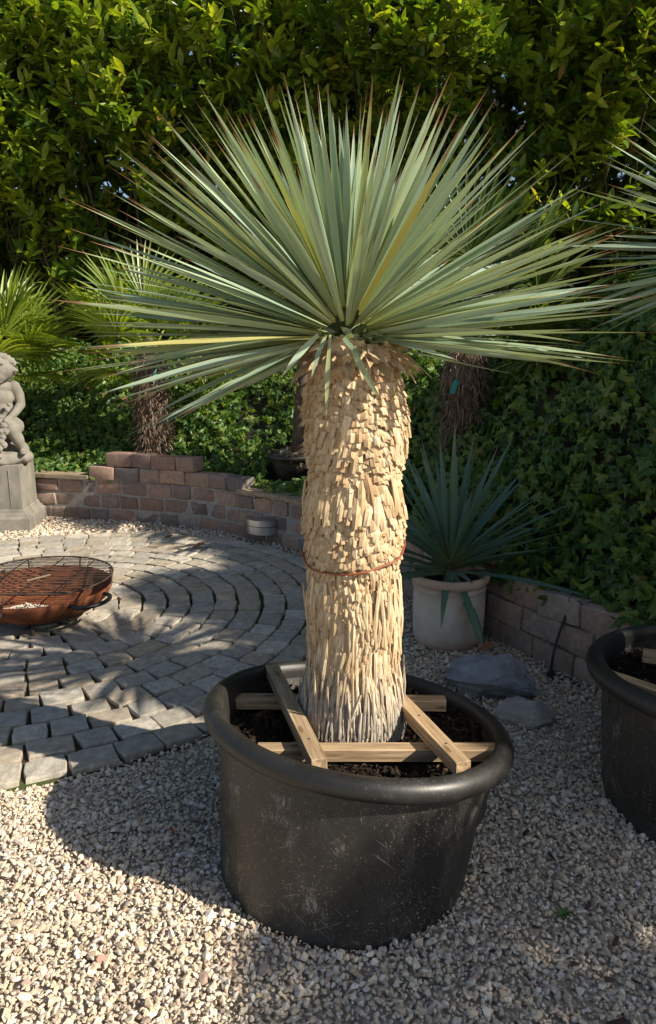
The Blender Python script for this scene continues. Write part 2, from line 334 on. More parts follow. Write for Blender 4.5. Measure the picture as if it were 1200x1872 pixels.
# ------------------------------------------------------------------ the setting: wall line, ground, bank
PATH = catmull([(-6.2, 6.2), (-4.2, 6.72), (-2.56, 6.5), (-1.18, 6.08), (-.65, 5.72), (-.18, 5.30), (.35, 4.55), (.82, 3.70), (1.20, 3.06), (1.75, 2.3), (2.5, 1.5), (3.6, .9)], 40)
SEG = np.linalg.norm(np.diff(PATH, axis=0), axis=1); ARC = np.concatenate([[0], np.cumsum(SEG)])
def path_at(s):
    x = np.interp(s, ARC, PATH[:, 0]); y = np.interp(s, ARC, PATH[:, 1]); e = .05
    t = np.array([np.interp(s+e, ARC, PATH[:, 0])-np.interp(s-e, ARC, PATH[:, 0]), np.interp(s+e, ARC, PATH[:, 1])-np.interp(s-e, ARC, PATH[:, 1])])
    t /= np.linalg.norm(t); return np.array([x, y]), t, np.array([-t[1], t[0]])
def path_s(x, y): return ARC[np.argmin((PATH[:, 0]-x)**2+(PATH[:, 1]-y)**2)]
def signed(P):                              # distance behind (+) or in front (-) of the wall line
    P = np.atleast_2d(P); out = np.empty(len(P))
    for a in range(0, len(P), 4000):
        q = P[a:a+4000]; d = ((q[:, None, :2]-PATH[None])**2).sum(2); i = d.argmin(1); j = np.clip(i, 1, len(PATH)-2)
        t = PATH[j+1]-PATH[j-1]; v = q[:, :2]-PATH[i]; out[a:a+4000] = np.sqrt(d.min(1))*np.sign(t[:, 0]*v[:, 1]-t[:, 1]*v[:, 0])
    return out
S_MID = path_s(.35, 4.55)
def bank_z(s, off):
    k = np.clip((s-S_MID+1.0)/1.8, 0, 1)
    zl = np.interp(off, [0, .12, .5, 1.3, 1.9, 4], [.10, .33, .50, 1.18, 1.45, 1.6])
    zr = np.interp(off, [0, .12, .3, .9, 1.5, 4], [.10, .30, .50, 1.45, 1.95, 2.1]); return zl*(1-k)+zr*k
g = MB(); g.v = [(-60, -60, 0), (60, -60, 0), (60, 60, 0), (-60, 60, 0)]; g.f = [(0, 1, 2, 3)]
tag(obj('ground', g.mesh('ground', m_ground)), kind='structure')
ss = np.linspace(0, ARC[-1], 90); of = np.array([.10, .16, .3, .5, .7, .9, 1.1, 1.3, 1.5, 1.9, 2.6, 4.0, 9.0])
V = []
for s in ss:
    p, t, n = path_at(s)
    for o_ in of:
        q = p+n*o_; z = bank_z(s, o_); z += .05*noise.noise(Vector((q[0]*2.2, q[1]*2.2, 3))) if o_ > .2 else 0
        V.append((q[0], q[1], z))
F = [(i*len(of)+j, (i+1)*len(of)+j, (i+1)*len(of)+j+1, i*len(of)+j+1) for i in range(len(ss)-1) for j in range(len(of)-1)]
tag(obj('bank', mesh_np('bank', V, F, smooth=True, mat=m_bank)), kind='structure')

# patio of concentric setts
PC = np.array([-1.65, 4.03]); PR = 1.82; PITCHR = .1385
pv = empty('patio', (PC[0], PC[1], 0)); tag(pv, kind='structure')
obj('joint_bed', MB().lathe([(PR+.01, 0), (PR-.02, .014), (0.001, .016)], 64).mesh('joint_bed', m_joint), pv)
def sett_mesh(i, sx=.148, sy=.127, h=.05):
    r = random.Random(100+i); bm = bmesh.new(); n = 3
    cx = [[r.uniform(-.006, .006) for _ in range(2)] for _ in range(4)]
    V, ringz = [], [(1.0, -h), (1.0, -.007), (.98, -.0015), (.94, .0)]
    def quad(u, v, k):
        c = [(-1, -1), (1, -1), (1, 1), (-1, 1)]; wgt = [(1-u)*(1-v)/4, (1+u)*(1-v)/4, (1+u)*(1+v)/4, (1-u)*(1+v)/4]
        x = sum(w_*(c_[0]*sx/2+d[0]) for w_, c_, d in zip(wgt, c, cx)); y = sum(w_*(c_[1]*sy/2+d[1]) for w_, c_, d in zip(wgt, c, cx)); return x*k, y*k
    loop = [(-1, -1), (-.33, -1), (.33, -1), (1, -1), (1, 0), (1, 1), (.33, 1), (-.33, 1), (-1, 1), (-1, 0)]
    jit = [(r.uniform(-.004, .004), r.uniform(-.004, .004)) for _ in loop]; rows = []
    for k, z in ringz:
        row = []
        for (u, v), (jx, jy) in zip(loop, jit):
            rr = .965 if abs(u) == 1 and abs(v) == 1 else 1
            x, y = quad(u*rr, v*rr, k); row.append(bm.verts.new((x+jx, y+jy, z+(r.uniform(-.002, .002) if z > -.01 else 0))))
        rows.append(row)
    for a, b in zip(rows, rows[1:]):
        for k in range(len(loop)): bm.faces.new((a[k], a[(k+1) % 10], b[(k+1) % 10], b[k]))
    top = rows[-1]; mid = [bm.verts.new((quad(u, 0, .9)[0], 0, r.uniform(-.001, .004))) for u in (-.33, .33)]
    for q in ((0, 1, mid[0], 9), (9, mid[0], 7, 8), (1, 2, mid[1], mid[0]), (mid[0], mid[1], 6, 7), (2, 3, 4, mid[1]), (mid[1], 4, 5, 6)):
        bm.faces.new([top[a] if isinstance(a, int) else a for a in q])
    bm.normal_update(); me = bpy.data.meshes.new('sett'); bm.to_mesh(me); bm.free()
    me.polygons.foreach_set('use_smooth', [False]*len(me.polygons)); me.materials.append(m_sett); return me
SETT = [sett_mesh(i) for i in range(12)]
cand = []
for i in range(12):
    r_ = PR-(i+.5)*PITCHR
    if r_ < .12: break
    n_ = max(5, int(round(2*PI*r_/.163))); a = random.uniform(0, 6)
    wd = np.array([random.uniform(.82, 1.18) for _ in range(n_)]); wd *= 2*PI/wd.sum()
    for dw in wd:
        am = a+dw/2; a += dw; rr = r_+random.uniform(-.005, .005)
        x, y = rr*math.cos(am), rr*math.sin(am); sc = (dw*r_-.010)/.148
        m = Matrix.Translation((x, y, .034+random.uniform(-.004, .004))) @ Matrix.Rotation(am-PI/2+random.uniform(-.05, .05), 4, 'Z') @ Matrix.Rotation(random.uniform(-.03, .03), 4, 'X') @ Matrix.Rotation(random.uniform(-.03, .03), 4, 'Y') @ Matrix.Diagonal((sc, random.uniform(.96, 1.03), 1, 1))
        q = proj((PC[0]+x, PC[1]+y, .03))[0]; vis = in_frame((PC[0]+x, PC[1]+y, .03), 30)[0] and not (rr < .32)
        cand.append((vis, q[2], m, random.randrange(12)))
vis = sorted([c for c in cand if c[0]], key=lambda c: c[1]); rest = vis[300:]+[c for c in cand if not c[0]]
for c in vis[:300]: obj('paving_stone', SETT[c[3]], pv, M=c[2])
bm = bmesh.new()
for c in rest:
    t = SETT[c[3]].copy(); t.transform(c[2]); bm.from_mesh(t); bpy.data.meshes.remove(t)
me = bpy.data.meshes.new('paving_stones'); bm.to_mesh(me); bm.free()
me.attributes.new('rnd', 'FLOAT', 'POINT').data.foreach_set('value', np.repeat(rng.random(len(me.vertices)//42+1), 42)[:len(me.vertices)].astype(np.float32))
me.materials.append(m_sett_s); tag(obj('paving_stones', me, pv), kind='stuff')

# gravel as real stones
def stones(n):
    out = []
    t = (1+5**.5)/2
    V0 = np.array([(-1,t,0),(1,t,0),(-1,-t,0),(1,-t,0),(0,-1,t),(0,1,t),(0,-1,-t),(0,1,-t),(t,0,-1),(t,0,1),(-t,0,-1),(-t,0,1)], float)/1.902
    F0 = np.array([(0,11,5),(0,5,1),(0,1,7),(0,7,10),(0,10,11),(1,5,9),(5,11,4),(11,10,2),(10,7,6),(7,1,8),(3,9,4),(3,4,2),(3,2,6),(3,6,8),(3,8,9),(4,9,5),(2,4,11),(6,2,10),(8,6,7),(9,8,1)])
    for i in range(n):
        v = V0+rng.normal(0, .20, V0.shape)
        for _ in range(3):                 # break flat facets
            d = rng.normal(size=3); d /= np.linalg.norm(d); h = v@d; c = rng.uniform(.35, .6); k = h > c; v[k] -= np.outer(h[k]-c, d)
        v *= np.array([1.0, rng.uniform(.65, .95), rng.uniform(.45, .75)]); out.append((v, F0, np.zeros((12, 2))))
    return out
STONES = stones(16)
POTS = [(.045, 1.965, .37), (1.31, 2.22, .42), (.626, 3.63, .17)]
def gravel_points(x0, x1, y0, y1, sp):
    X, Y = np.meshgrid(np.arange(x0, x1, sp), np.arange(y0, y1, sp)); P = np.stack([X.ravel(), Y.ravel()], 1)+rng.uniform(-.6, .6, (X.size, 2))*sp
    q = proj(np.c_[P, np.zeros(len(P))]); P = P[(q[:, 0] > -160) & (q[:, 0] < 1360) & (q[:, 1] < 2050)]
    d = np.hypot(P[:, 0]-PC[0], P[:, 1]-PC[1]); P = P[d > PR+rng.normal(.0, .012, len(P))]
    for x, y, r in POTS: P = P[np.hypot(P[:, 0]-x, P[:, 1]-y) > r-.06]
    return P[signed(P) < .02]
GP = np.concatenate([np.c_[gravel_points(-1.6, 1.6, .55, 2.4, .0110), ], gravel_points(-1.6, 2.0, 2.4, 4.3, .0145), gravel_points(-4.5, 1.2, 4.3, 6.9, .021)])
n = len(GP); far = np.interp(GP[:, 1], [0, 2.4, 4.3, 7], [1, 1.02, 1.25, 1.75])
sz = rng.gamma(6, .0083/6, n)*far; ms = rand_rot(n)*sz[:, None, None]; ms[:, 2] *= .8
L = np.c_[GP, rng.uniform(.002, .014, n)*far+.012*np.array([noise.noise(Vector((a*2.5, b*2.5, 0))) for a, b in GP])+.004]
V, F, U, Q = instance(STONES, ms, L)
gr = obj('gravel', mesh_np('gravel', V, F, rnd=Q, mat=m_gravel)); tag(gr, 'pale crushed limestone gravel covering the ground', 'gravel', kind='stuff')

# ------------------------------------------------------------------ brick wall
def brick_mesh(L_, D_, H_, i):
    me = MB().box((0, 0, 0), (L_, D_, H_)).mesh('brick'); bm = bmesh.new(); bm.from_mesh(me)
    bmesh.ops.subdivide_edges(bm, edges=[e for e in bm.edges if abs((e.verts[0].co-e.verts[1].co).x) > .01], cuts=1)
    bmesh.ops.bevel(bm, geom=[e for e in bm.edges if e.calc_face_angle(0) > .5], offset=.011, segments=2, affect='EDGES', profile=.55)
    for v in bm.verts: v.co += noise.noise_vector(v.co*22+Vector((i*7.3, 0, 0)))*.012
    bm.to_mesh(me); bm.free(); me.polygons.foreach_set('use_smooth', [True]*len(me.polygons)); return me
LEN = [.25, .19, .125]
BR = {(l, i): brick_mesh(l-.020, .125, .109, i+int(l*100)) for l in LEN for i in range(3)}
BT = {(l, i): brick_mesh(l-.006, .14, .118, i+60+int(l*100)) for l in LEN for i in range(3)}
BK = {(l, i): brick_mesh(l-.004, .16, .122, i+30+int(l*100)) for l in LEN for i in range(3)}
def lay(parent, mats, meshes, s0, s1, z, off, jit=.006, name='brick', wob=.015, lens=None):
    s = s0; k = 0; P0 = Vector(parent.location)
    while s < s1-.04:
        l = lens[k % len(lens)] if lens else random.choices(LEN, (5, 3, 1.2))[0]
        if s+l > s1+.06: l = LEN[1] if s+LEN[1] <= s1+.06 else LEN[2]
        p, t, n = path_at(s+l/2); q = p+n*(off+random.uniform(-jit, jit)); me = meshes[(l, random.randrange(3))]
        if not me.materials: me.materials.append(mats)
        m = Matrix.Translation(Vector((q[0], q[1], z+random.uniform(-.003, .003)))-P0) @ Matrix.Rotation(math.atan2(t[1], t[0])+random.uniform(-wob, wob), 4, 'Z') @ Matrix.Rotation(random.uniform(-wob, wob)*.6, 4, 'Y')
        obj(name, me, parent, M=m); s += l; k += 1
def ribbon(s0, s1, o0, o1, z0, z1, n=40):
    b = MB()
    for s in np.linspace(s0, s1, n):
        p, t, nn = path_at(s); a = p+nn*o0; c = p+nn*o1
        b.v += [(a[0], a[1], z0), (a[0], a[1], z1), (c[0], c[1], z1), (c[0], c[1], z0)]
    for i in range(n-1):
        for k in range(4): b.f.append((4*i+k, 4*i+4+k, 4*i+4+(k+1) % 4, 4*i+(k+1) % 4))
    b.f += [(0, 1, 2, 3), tuple(4*(n-1)+k for k in (3, 2, 1, 0))]; return b
def s_at_px(px, s_lo, s_hi, z=.3):
    c = np.linspace(s_lo, s_hi, 600); P = np.array([[*path_at(s)[0], z] for s in c]); return c[np.argmin(np.abs(proj(P)[:, 0]-px))]
sA, sB = path_s(-4.6, 6.6), path_s(.30, 4.62)
wl = empty('brick_wall', (-1.5, 6.2, 0)); tag(wl, 'curved low mortared wall of reddish brick with stepped centre and timber caps', 'wall')
core = ribbon(sA, sB, .006, .115, -.05, .374); core.v = [(x+1.5, y-6.2, z) for x, y, z in core.v]; obj('mortar_core', core.mesh('mortar_core', m_mortar), wl)
for c in range(3): lay(wl, m_brick, BR, sA-.06*(c % 2)-.03*c, sB, .0625+.125*c, .06, .008, wob=.03)
q0, q1 = s_at_px(165, sA, sB), s_at_px(436, sA, sB)
lay(wl, m_brick, BT, q0, q1, .375+.06, .062, .006, wob=.03, lens=[.25, .25, .19, .25, .25, .19])
q2, q3 = s_at_px(196, sA, sB), s_at_px(352, sA, sB)
lay(wl, m_brick, BT, q2, q3, .375+.182, .066, .008, wob=.05, lens=[.25, .19, .25])
def board(s0, s1, z):
    b = ribbon(s0, s1, -.025, .14, z, z+.034, 12); b.v = [(x+1.5, y-6.2, zz) for x, y, zz in b.v]; obj('cap_board', b.mesh('cap_board', m_wood_g), wl)
board(sA, q0-.012, .378); board(q1+.012, sB-.1, .378)
wr = empty('block_wall', (1.0, 3.4, 0)); tag(wr, 'low curving wall of dry stacked grey brown blocks beside the ivy bank', 'wall')
sC, sD = path_s(.42, 4.42), path_s(2.4, 1.6)
for c in range(3): lay(wr, m_block, BK, sC-.1*(c % 2), sD, .061+.124*c-(.0), .08+.012*c, .010, 'block', .05, lens=[.25, .25, .19, .25])

# steel wall lamp
p_l = path_at(s_at_px(481, sA, sB)); n_l = p_l[2]
lm = empty('wall_lamp', (p_l[0][0]-n_l[0]*.002, p_l[0][1]-n_l[1]*.002, .10), math.atan2(p_l[1][1], p_l[1][0])); tag(lm, 'half round brushed steel lamp fixed low on the brick wall', 'lamp')
b = MB(); N = 20; prof = [(0, 0), (.93, 0), (1, .004), (1, .052)]
def halfdisc(b, z0, z1, a, d, n=20):
    k = len(b.v)
    for z in (z0, z1):
        for i in range(n+1): t = PI*i/n; b.v.append((-a*math.cos(t), -d*math.sin(t), z))
    m = n+1
    for i in range(n): b.f.append((k+i, k+i+1, k+m+i+1, k+m+i))
    b.f += [tuple(k+i for i in range(m)), tuple(k+m+i for i in range(m))[::-1], (k+n, k, k+m, k+m+n)]; return b
obj('housing', halfdisc(MB(), 0, .060, .142, .120).mesh('housing', m_steel), lm)
obj('light_slot', halfdisc(MB(), .060, .066, .136, .114).mesh('light_slot', m_dark), lm)
obj('lid', halfdisc(MB(), .066, .112, .145, .122).mesh('lid', m_steel), lm)

# ------------------------------------------------------------------ statue on its pedestal
PX, PY, PH = -2.76, 6.20, .56; prz = R(6)
pd = empty('pedestal', (PX, PY, 0), prz); tag(pd, 'weathered stone pedestal with stepped base under the child statue', 'pedestal')
def sq_lathe(prof):
    b = MB()
    for r, z in prof: b.v += [(-r, -r, z), (r, -r, z), (r, r, z), (-r, r, z)]
    for i in range(len(prof)-1):
        for k in range(4): b.f.append((4*i+k, 4*i+(k+1) % 4, 4*i+4+(k+1) % 4, 4*i+4+k))
    b.f += [(3, 2, 1, 0), tuple(4*(len(prof)-1)+k for k in range(4))]; return b
obj('base', sq_lathe([(.265, 0), (.262, .115), (.255, .125), (.24, .135), (.235, .150), (.222, .158), (.215, .185), (.208, .192)]).mesh('base', m_statue, bevel=.004, bseg=2), pd)
obj('block', sq_lathe([(.205, .188), (.205, .34), (.203, .56)]).mesh('block', m_statue, bevel=.010, bseg=3), pd)
for k in range(2): obj('inset_edge', MB().box((-.10+.105*k*2, -.2065, .37), (.006, .006, .30)).mesh('inset_edge', m_statue, bevel=.002), pd)
st = empty('child_statue', (PX, PY, PH), R(22)); tag(st, 'grey stone statue of a curly haired child seated holding a rose garland', 'statue')
def blob(parts, vox, smooth_it=4, ref=None):
    bm = bmesh.new()
    for kind, *a in parts:
        if kind == 's':
            c, r = a; r = r if hasattr(r, '__len__') else (r, r, r)
            bmesh.ops.create_icosphere(bm, subdivisions=3, radius=1, matrix=Matrix.Translation(c) @ Matrix.Diagonal((*r, 1)))
        else:
            pts, rs = a                     # tapered limb
            for (p, r), (p2, r2) in zip(zip(pts, rs), list(zip(pts, rs))[1:]):
                p, p2 = Vector(p), Vector(p2); d = p2-p; n = max(2, int(d.length/(min(r, r2)*.35)))
                for i in range(n+1):
                    t = i/n; bmesh.ops.create_icosphere(bm, subdivisions=2, radius=r*(1-t)+r2*t, matrix=Matrix.Translation(p.lerp(p2, t)))
    me = bpy.data.meshes.new('blob'); bm.to_mesh(me); bm.free(); o = bpy.data.objects.new('tmp', me); COL.objects.link(o)
    md = o.modifiers.new('r', 'REMESH'); md.mode = 'VOXEL'; md.voxel_size = vox
    if smooth_it: s_ = o.modifiers.new('s', 'SMOOTH'); s_.iterations = smooth_it; s_.factor = .5
    dg = bpy.context.evaluated_depsgraph_get(); r_ = bpy.data.meshes.new_from_object(o.evaluated_get(dg)); bpy.data.objects.remove(o)
    r_.polygons.foreach_set('use_smooth', [True]*len(r_.polygons)); return r_
K = .0045
def SP(px, py, y=0.0): return ((px-5)*K, y, (850-py)*K)
body = [('s', SP(10, 752, .0), (.115, .085, .10)), ('s', SP(11, 730, -.005), (.115, .08, .10)), ('s', SP(12, 712, .0), (.12, .072, .06)),
        ('s', SP(8, 775, .0), (.14, .105, .085)), ('l', [SP(14, 705, -.01), SP(18, 690, -.04)], [.05, .048]),
        # head bowed forward and to the viewer's left
        ('s', SP(19, 677, -.055), (.104, .108, .108)), ('s', SP(15, 690, -.105), (.062, .05, .055)), ('s', SP(14, 699, -.11), (.036, .03, .028)),
        ('s', SP(12, 688, -.152), (.013, .018, .016)), ('s', SP(36, 684, -.055), (.012, .02, .024)),
        # the arm on the right of the picture, bent down to the lap
        ('l', [SP(38, 711, .0), SP(45, 726, .005), SP(47, 744, -.03)], [.052, .046, .038]), ('l', [SP(47, 744, -.03), SP(36, 757, -.12), SP(27, 765, -.165)], [.039, .034, .026]),
        ('s', SP(24, 767, -.18), (.034, .03, .026)), ('l', [SP(-14, 711, .0), SP(-21, 730, -.01), SP(-18, 748, -.06)], [.052, .044, .038]),
        ('l', [SP(-18, 748, -.06), SP(-4, 762, -.14), SP(8, 770, -.17)], [.038, .033, .026]), ('s', SP(10, 772, -.18), (.034, .03, .026)),
        # legs
        ('l', [SP(26, 780, -.02), SP(34, 782, -.12), SP(29, 786, -.20)], [.085, .075, .058]), ('l', [SP(29, 786, -.20), SP(37, 805, -.17), SP(43, 822, -.15)], [.058, .052, .030]),
        ('s', SP(44, 829, -.185), (.032, .055, .020)), ('l', [SP(-6, 780, -.02), SP(-10, 784, -.13), SP(-6, 790, -.20)], [.085, .075, .058]),
        ('l', [SP(-6, 790, -.20), SP(-2, 808, -.18), SP(2, 824, -.16)], [.056, .05, .032]), ('s', SP(4, 832, -.19), (.034, .055, .020))]
for i in range(5):                          # toes and fingers
    body += [('s', SP(39.5+i*2.3, 831-i*.25, -.238+.006*abs(i-3)), (.0065, .013, .0075)), ('s', SP(-1+i*2.3, 834, -.243), (.0065, .013, .0075))]
for i in range(4): body += [('l', [SP(21+i*2.2, 765+i*1.6, -.20), SP(17+i*2, 768+i*1.7, -.215), SP(15.5+i*1.9, 773+i*1.4, -.205)], [.009, .008, .007])]
bd = blob(body, .0075, 3); bo = obj('body', bd, st, m_statue)
hair = []
for i in range(90):
    t = rng.normal(size=3); t /= np.linalg.norm(t)
    if t[2] < -.25 and t[1] < .2: continue
    if t[1] < -.55 and t[2] < .35: continue
    c = SP(19, 676, -.05); r_ = .019+.007*rng.random()
    hair.append(('s', (c[0]+t[0]*.106, c[1]+t[1]*.11, c[2]+t[2]*.11), (r_*1.2, r_, r_*.8)))
obj('hair', blob(hair+[('s', SP(19, 675, -.048), (.107, .112, .112))], .006, 2), st, m_statue)
mound = blob([('s', (0.02, -.02, .03), (.235, .21, .07)), ('s', (.10, .03, .08), (.13, .13, .11)), ('s', (-.06, .03, .12), (.17, .13, .17)), ('s', (.17, -.10, .05), (.085, .1, .06)), ('s', (.03, -.14, .05), (.14, .08, .05))], .012, 2)
for v in mound.vertices: v.co += Vector(noise.noise_vector(v.co*14))*.012; v.co.z = max(v.co.z, 0)
obj('rock_seat', mound, st, m_statue)
ros = []
def rose(c, r):
    out = [('s', c, r)]
    for k in range(6): a = k*1.05; out.append(('s', (c[0]+r*.6*math.cos(a), c[1]-r*.55, c[2]+r*.6*math.sin(a)), r*.42))
    out.append(('s', (c[0], c[1]-r*.8, c[2]), r*.4)); return out
gl = [(27, 742, -.13), (24, 752, -.17), (16, 778, -.235), (18, 788, -.25), (12, 797, -.25), (4, 790, -.25), (9, 806, -.255), (2, 808, -.26), (13, 812, -.25), (5, 818, -.26), (-3, 798, -.25), (11, 788, -.25)]
for i, (a, b_, y) in enumerate(gl): obj('rose', blob(rose(SP(a, b_, y), .017 if i < 2 else .03), .005, 1), st, m_statue)

# ------------------------------------------------------------------ fire bowl
BX, BY = -1.59, 3.90
fb = empty('fire_bowl', (BX, BY, .03)); tag(fb, 'rusty steel fire bowl standing on the round sett patio', 'fire bowl')
BS = .82
prof = [(.001, .035), (.20, .04), (.30, .055), (.38, .085), (.435, .125), (.462, .165), (.470, .195), (.462, .196), (.452, .165), (.425, .128), (.37, .095), (.29, .067), (.18, .052), (.001, .048)]
obj('bowl', MB().lathe([(a*BS, b_*.98) for a, b_ in prof], 64).mesh('bowl', m_rust, True), fb)
for k in range(3):
    a = R(-80+120*k); obj('leg', MB().tube([(.24*math.cos(a), .24*math.sin(a), .06), (.27*math.cos(a), .27*math.sin(a), 0)], .010, 8).mesh('leg', m_iron), fb)
def handle(a):
    pts = []
    for t in np.linspace(0, PI, 13):
        ang = a+.30*math.cos(t); r_ = .386+.075*math.sin(t)**.7; pts.append((r_*math.cos(ang), r_*math.sin(ang), .172-.008*math.sin(t)))
    return MB().tube(pts, .0115, 8).mesh('handle', m_black, True)
obj('handle', handle(R(-30)), fb); obj('handle', handle(R(150)), fb)
for k in range(2):
    y0 = -.462+.02*k; obj('hook', MB().tube([(-.155+.10*k, -.325, .235), (-.155+.10*k, -.355, .20), (-.16+.10*k, -.378, .15), (-.12+.05*k, -.388, .135)], .006, 6).mesh('hook', m_iron), fb)
nb = 900; rr = np.sqrt(rng.random(nb))*.155; aa = rng.random(nb)*2*PI
L = np.c_[BX-.02+rr*np.cos(aa)*1.15, BY-.13+rr*np.sin(aa)*.80, np.zeros(nb)]
rad = np.hypot(L[:, 0]-BX, L[:, 1]-BY); L[:, 2] = .03+np.interp(rad, [0, .15, .24, .30, .35], [.05, .055, .07, .098, .132])+.008+rng.random(nb)*.075*(1-rr/.18)
V, F, U, Q = instance(STONES, rand_rot(nb)*rng.uniform(.007, .012, nb)[:, None, None], L, rng.choice([.45, .93, .3], nb))
tag(obj('bowl_gravel', mesh_np('bowl_gravel', V, F, rnd=Q, mat=m_gravel)), 'heap of white gravel lying inside the rusty fire bowl', 'gravel', kind='stuff')
gt = empty('grill_grate', (BX, BY+.0, .275)); tag(gt, 'round dark iron grill grate resting on the fire bowl', 'grate')
GR = .390; cut = -.315
pts = [(GR*math.cos(a), GR*math.sin(a), 0) for a in np.linspace(-math.asin(.315/GR), PI+math.asin(.315/GR), 48)]
obj('rim_ring', MB().tube(pts, .005, 6).mesh('rim_ring', m_iron, True), gt)
obj('front_bar', MB().tube([pts[0], pts[-1]], .006, 6).mesh('front_bar', m_iron), gt)
for y in np.arange(-.285, GR-.02, .030):
    x = math.sqrt(GR*GR-y*y); obj('bar', MB().tube([(-x, y, .002), (x, y, .002)], .0029, 5).mesh('bar', m_iron), gt)
for x in (-.20, 0, .20):
    y = math.sqrt(GR*GR-x*x); obj('cross_bar', MB().tube([(x, cut, -.007), (x, y, -.007)], .0035, 6).mesh('cross_bar', m_iron), gt)
for a in (R(30), R(75), R(120), R(165), R(5)):
    x, y = GR*math.cos(a), GR*math.sin(a); obj('foot', MB().tube([(x, y, 0), (x*1.0, y*1.0, -.012), (x*.975, y*.975, -.062)], .005, 6).mesh('foot', m_iron), gt)
for x in (-.17, -.08):
    obj('hanger', MB().tube([(x, cut, 0), (x, cut-.02, -.03), (x-.012, cut-.03, -.085)], .005, 6).mesh('hanger', m_iron), gt)
tw = obj('twig', MB().tube([(BX-.02, BY-.12, .285), (BX+.03, BY-.07, .288), (BX+.075, BY-.03, .291)], [.005, .006, .004], 6).mesh('twig', m_mulch)); tag(tw, 'short pale twig lying across the grill grate', 'twig')

# ------------------------------------------------------------------ tubs
def tub(name, label, bc, tc, H, ba, bb, ta, tb, yaw, tx, ty, soil_z, dent=0):
    root = empty(name, (bc[0], bc[1], 0)); tag(root, label, 'tub', 'black plastic tubs'); N = 96
    def row(off, hf=None, dz=0):
        out = []
        for k in range(N):
            t = 2*PI*k/N
            def E(cx, cy, a, b_):
                u, v = (a+off)*math.cos(t), (b_+off)*math.sin(t); return cx+u*math.cos(yaw)-v*math.sin(yaw), cy+u*math.sin(yaw)+v*math.cos(yaw)
            B = E(*bc, ba, bb); T = E(*tc, ta, tb); Tz = H+tx*(T[0]-tc[0])+ty*(T[1]-tc[1])
            if hf is None: out.append((T[0]-bc[0], T[1]-bc[1], Tz+dz))
            else:
                wv = .006*noise.noise(Vector((B[0]*5, B[1]*5, hf*2))); x = B[0]*(1-hf)+T[0]*hf; y = B[1]*(1-hf)+T[1]*hf
                out.append((x-bc[0]+wv, y-bc[1]+wv, Tz*hf))
        return out
    def surf(rows, nm, cap=False):
        b = MB()
        for r_ in rows: b.v += r_
        for i in range(len(rows)-1):
            for k in range(N): b.f.append((i*N+k, i*N+(k+1) % N, (i+1)*N+(k+1) % N, (i+1)*N+k))
        if cap: b.f.append(tuple(range(N))[::-1])
        return b.mesh(nm, m_rim if nm == 'rim' else m_tub, True)
    h0 = (H-.05)/H
    obj('body', surf([row(-.012, .0), row(-.001, .012), row(.0, .03)]+[row(-.045*f, f) for f in np.linspace(.06, h0, 14)], 'body', True), root)
    obj('rim', surf([row(-.046, None, -.060), row(-.012, None, -.062), row(.0, None, -.055), row(.004, None, -.042), row(.003, None, -.026), row(-.006, None, -.012), row(-.020, None, -.002), row(-.036, None, 0), row(-.048, None, -.008),
                     row(-.055, None, -.03), row(-.058, None, -.08), row(-.062, None, -.14), row(-.065, None, -.22)], 'rim'), root)
    # soil: level bed plus crumbs
    b = MB(); b.v.append((0, 0, 0)); rings = 10
    for i in range(1, rings+1):
        for k in range(48):
            t = 2*PI*k/48; f = i/rings; u, v = (ta-.056)*f*math.cos(t), (tb-.056)*f*math.sin(t)
            x, y = u*math.cos(yaw)-v*math.sin(yaw), u*math.sin(yaw)+v*math.cos(yaw); b.v.append((x, y, .014*noise.noise(Vector((x*12, y*12, bc[0])))))
    for k in range(48): b.f.append((0, 1+k, 1+(k+1) % 48))
    for i in range(rings-1):
        for k in range(48): a = 1+i*48+k; c = 1+i*48+(k+1) % 48; b.f.append((a, a+48, c+48, c))
    n = 3600; f = np.sqrt(rng.random(n)); t = rng.random(n)*2*PI; u = (ta-.06)*f*np.cos(t); v = (tb-.06)*f*np.sin(t)
    L = np.c_[u*math.cos(yaw)-v*math.sin(yaw), u*math.sin(yaw)+v*math.cos(yaw), rng.uniform(0, .012, n)]
    ms = rand_rot(n)*rng.gamma(4, .0016, n)[:, None, None]; ms[:, :, 0] *= rng.uniform(1, 3, n)[:, None]
    V, F, U, Q = instance(STONES[:6], ms, L, rng.random(n)**1.6); me0 = b.mesh('s0'); bm = bmesh.new(); bm.from_mesh(me0); bmesh.ops.triangulate(bm, faces=bm.faces[:]); bm.to_mesh(me0); bm.free()
    V0 = np.array([v_.co for v_ in me0.vertices]); F0 = np.array([list(p.vertices) for p in me0.polygons])
    me = mesh_np('potting_soil', np.concatenate([V0, V]), np.concatenate([F0, F+len(V0)]), rnd=np.concatenate([np.zeros(len(V0)), Q]), mat=m_soil)
    so_ = obj('potting_soil', me, loc=(tc[0], tc[1], soil_z)); return root, so_
MAIN, s1 = tub('black_tub', 'large scuffed black plastic tub holding the thick trunked yucca', (.040, 1.955), (.084, 2.073), .425, .358, .372, .446, .486, .628, -.098, -.111, .318)
tag(s1, 'dark crumbly soil around the thick yucca trunk', 'soil', kind='stuff')
TUB2, s2 = tub('black_tub', 'black plastic tub cut off by the right edge of the picture', (1.34, 2.22), (1.36, 2.30), .455, .395, .395, .465, .465, 0, -.02, -.03, .355)
tag(s2, 'dark soil in the tub at the right edge', 'soil', kind='stuff')
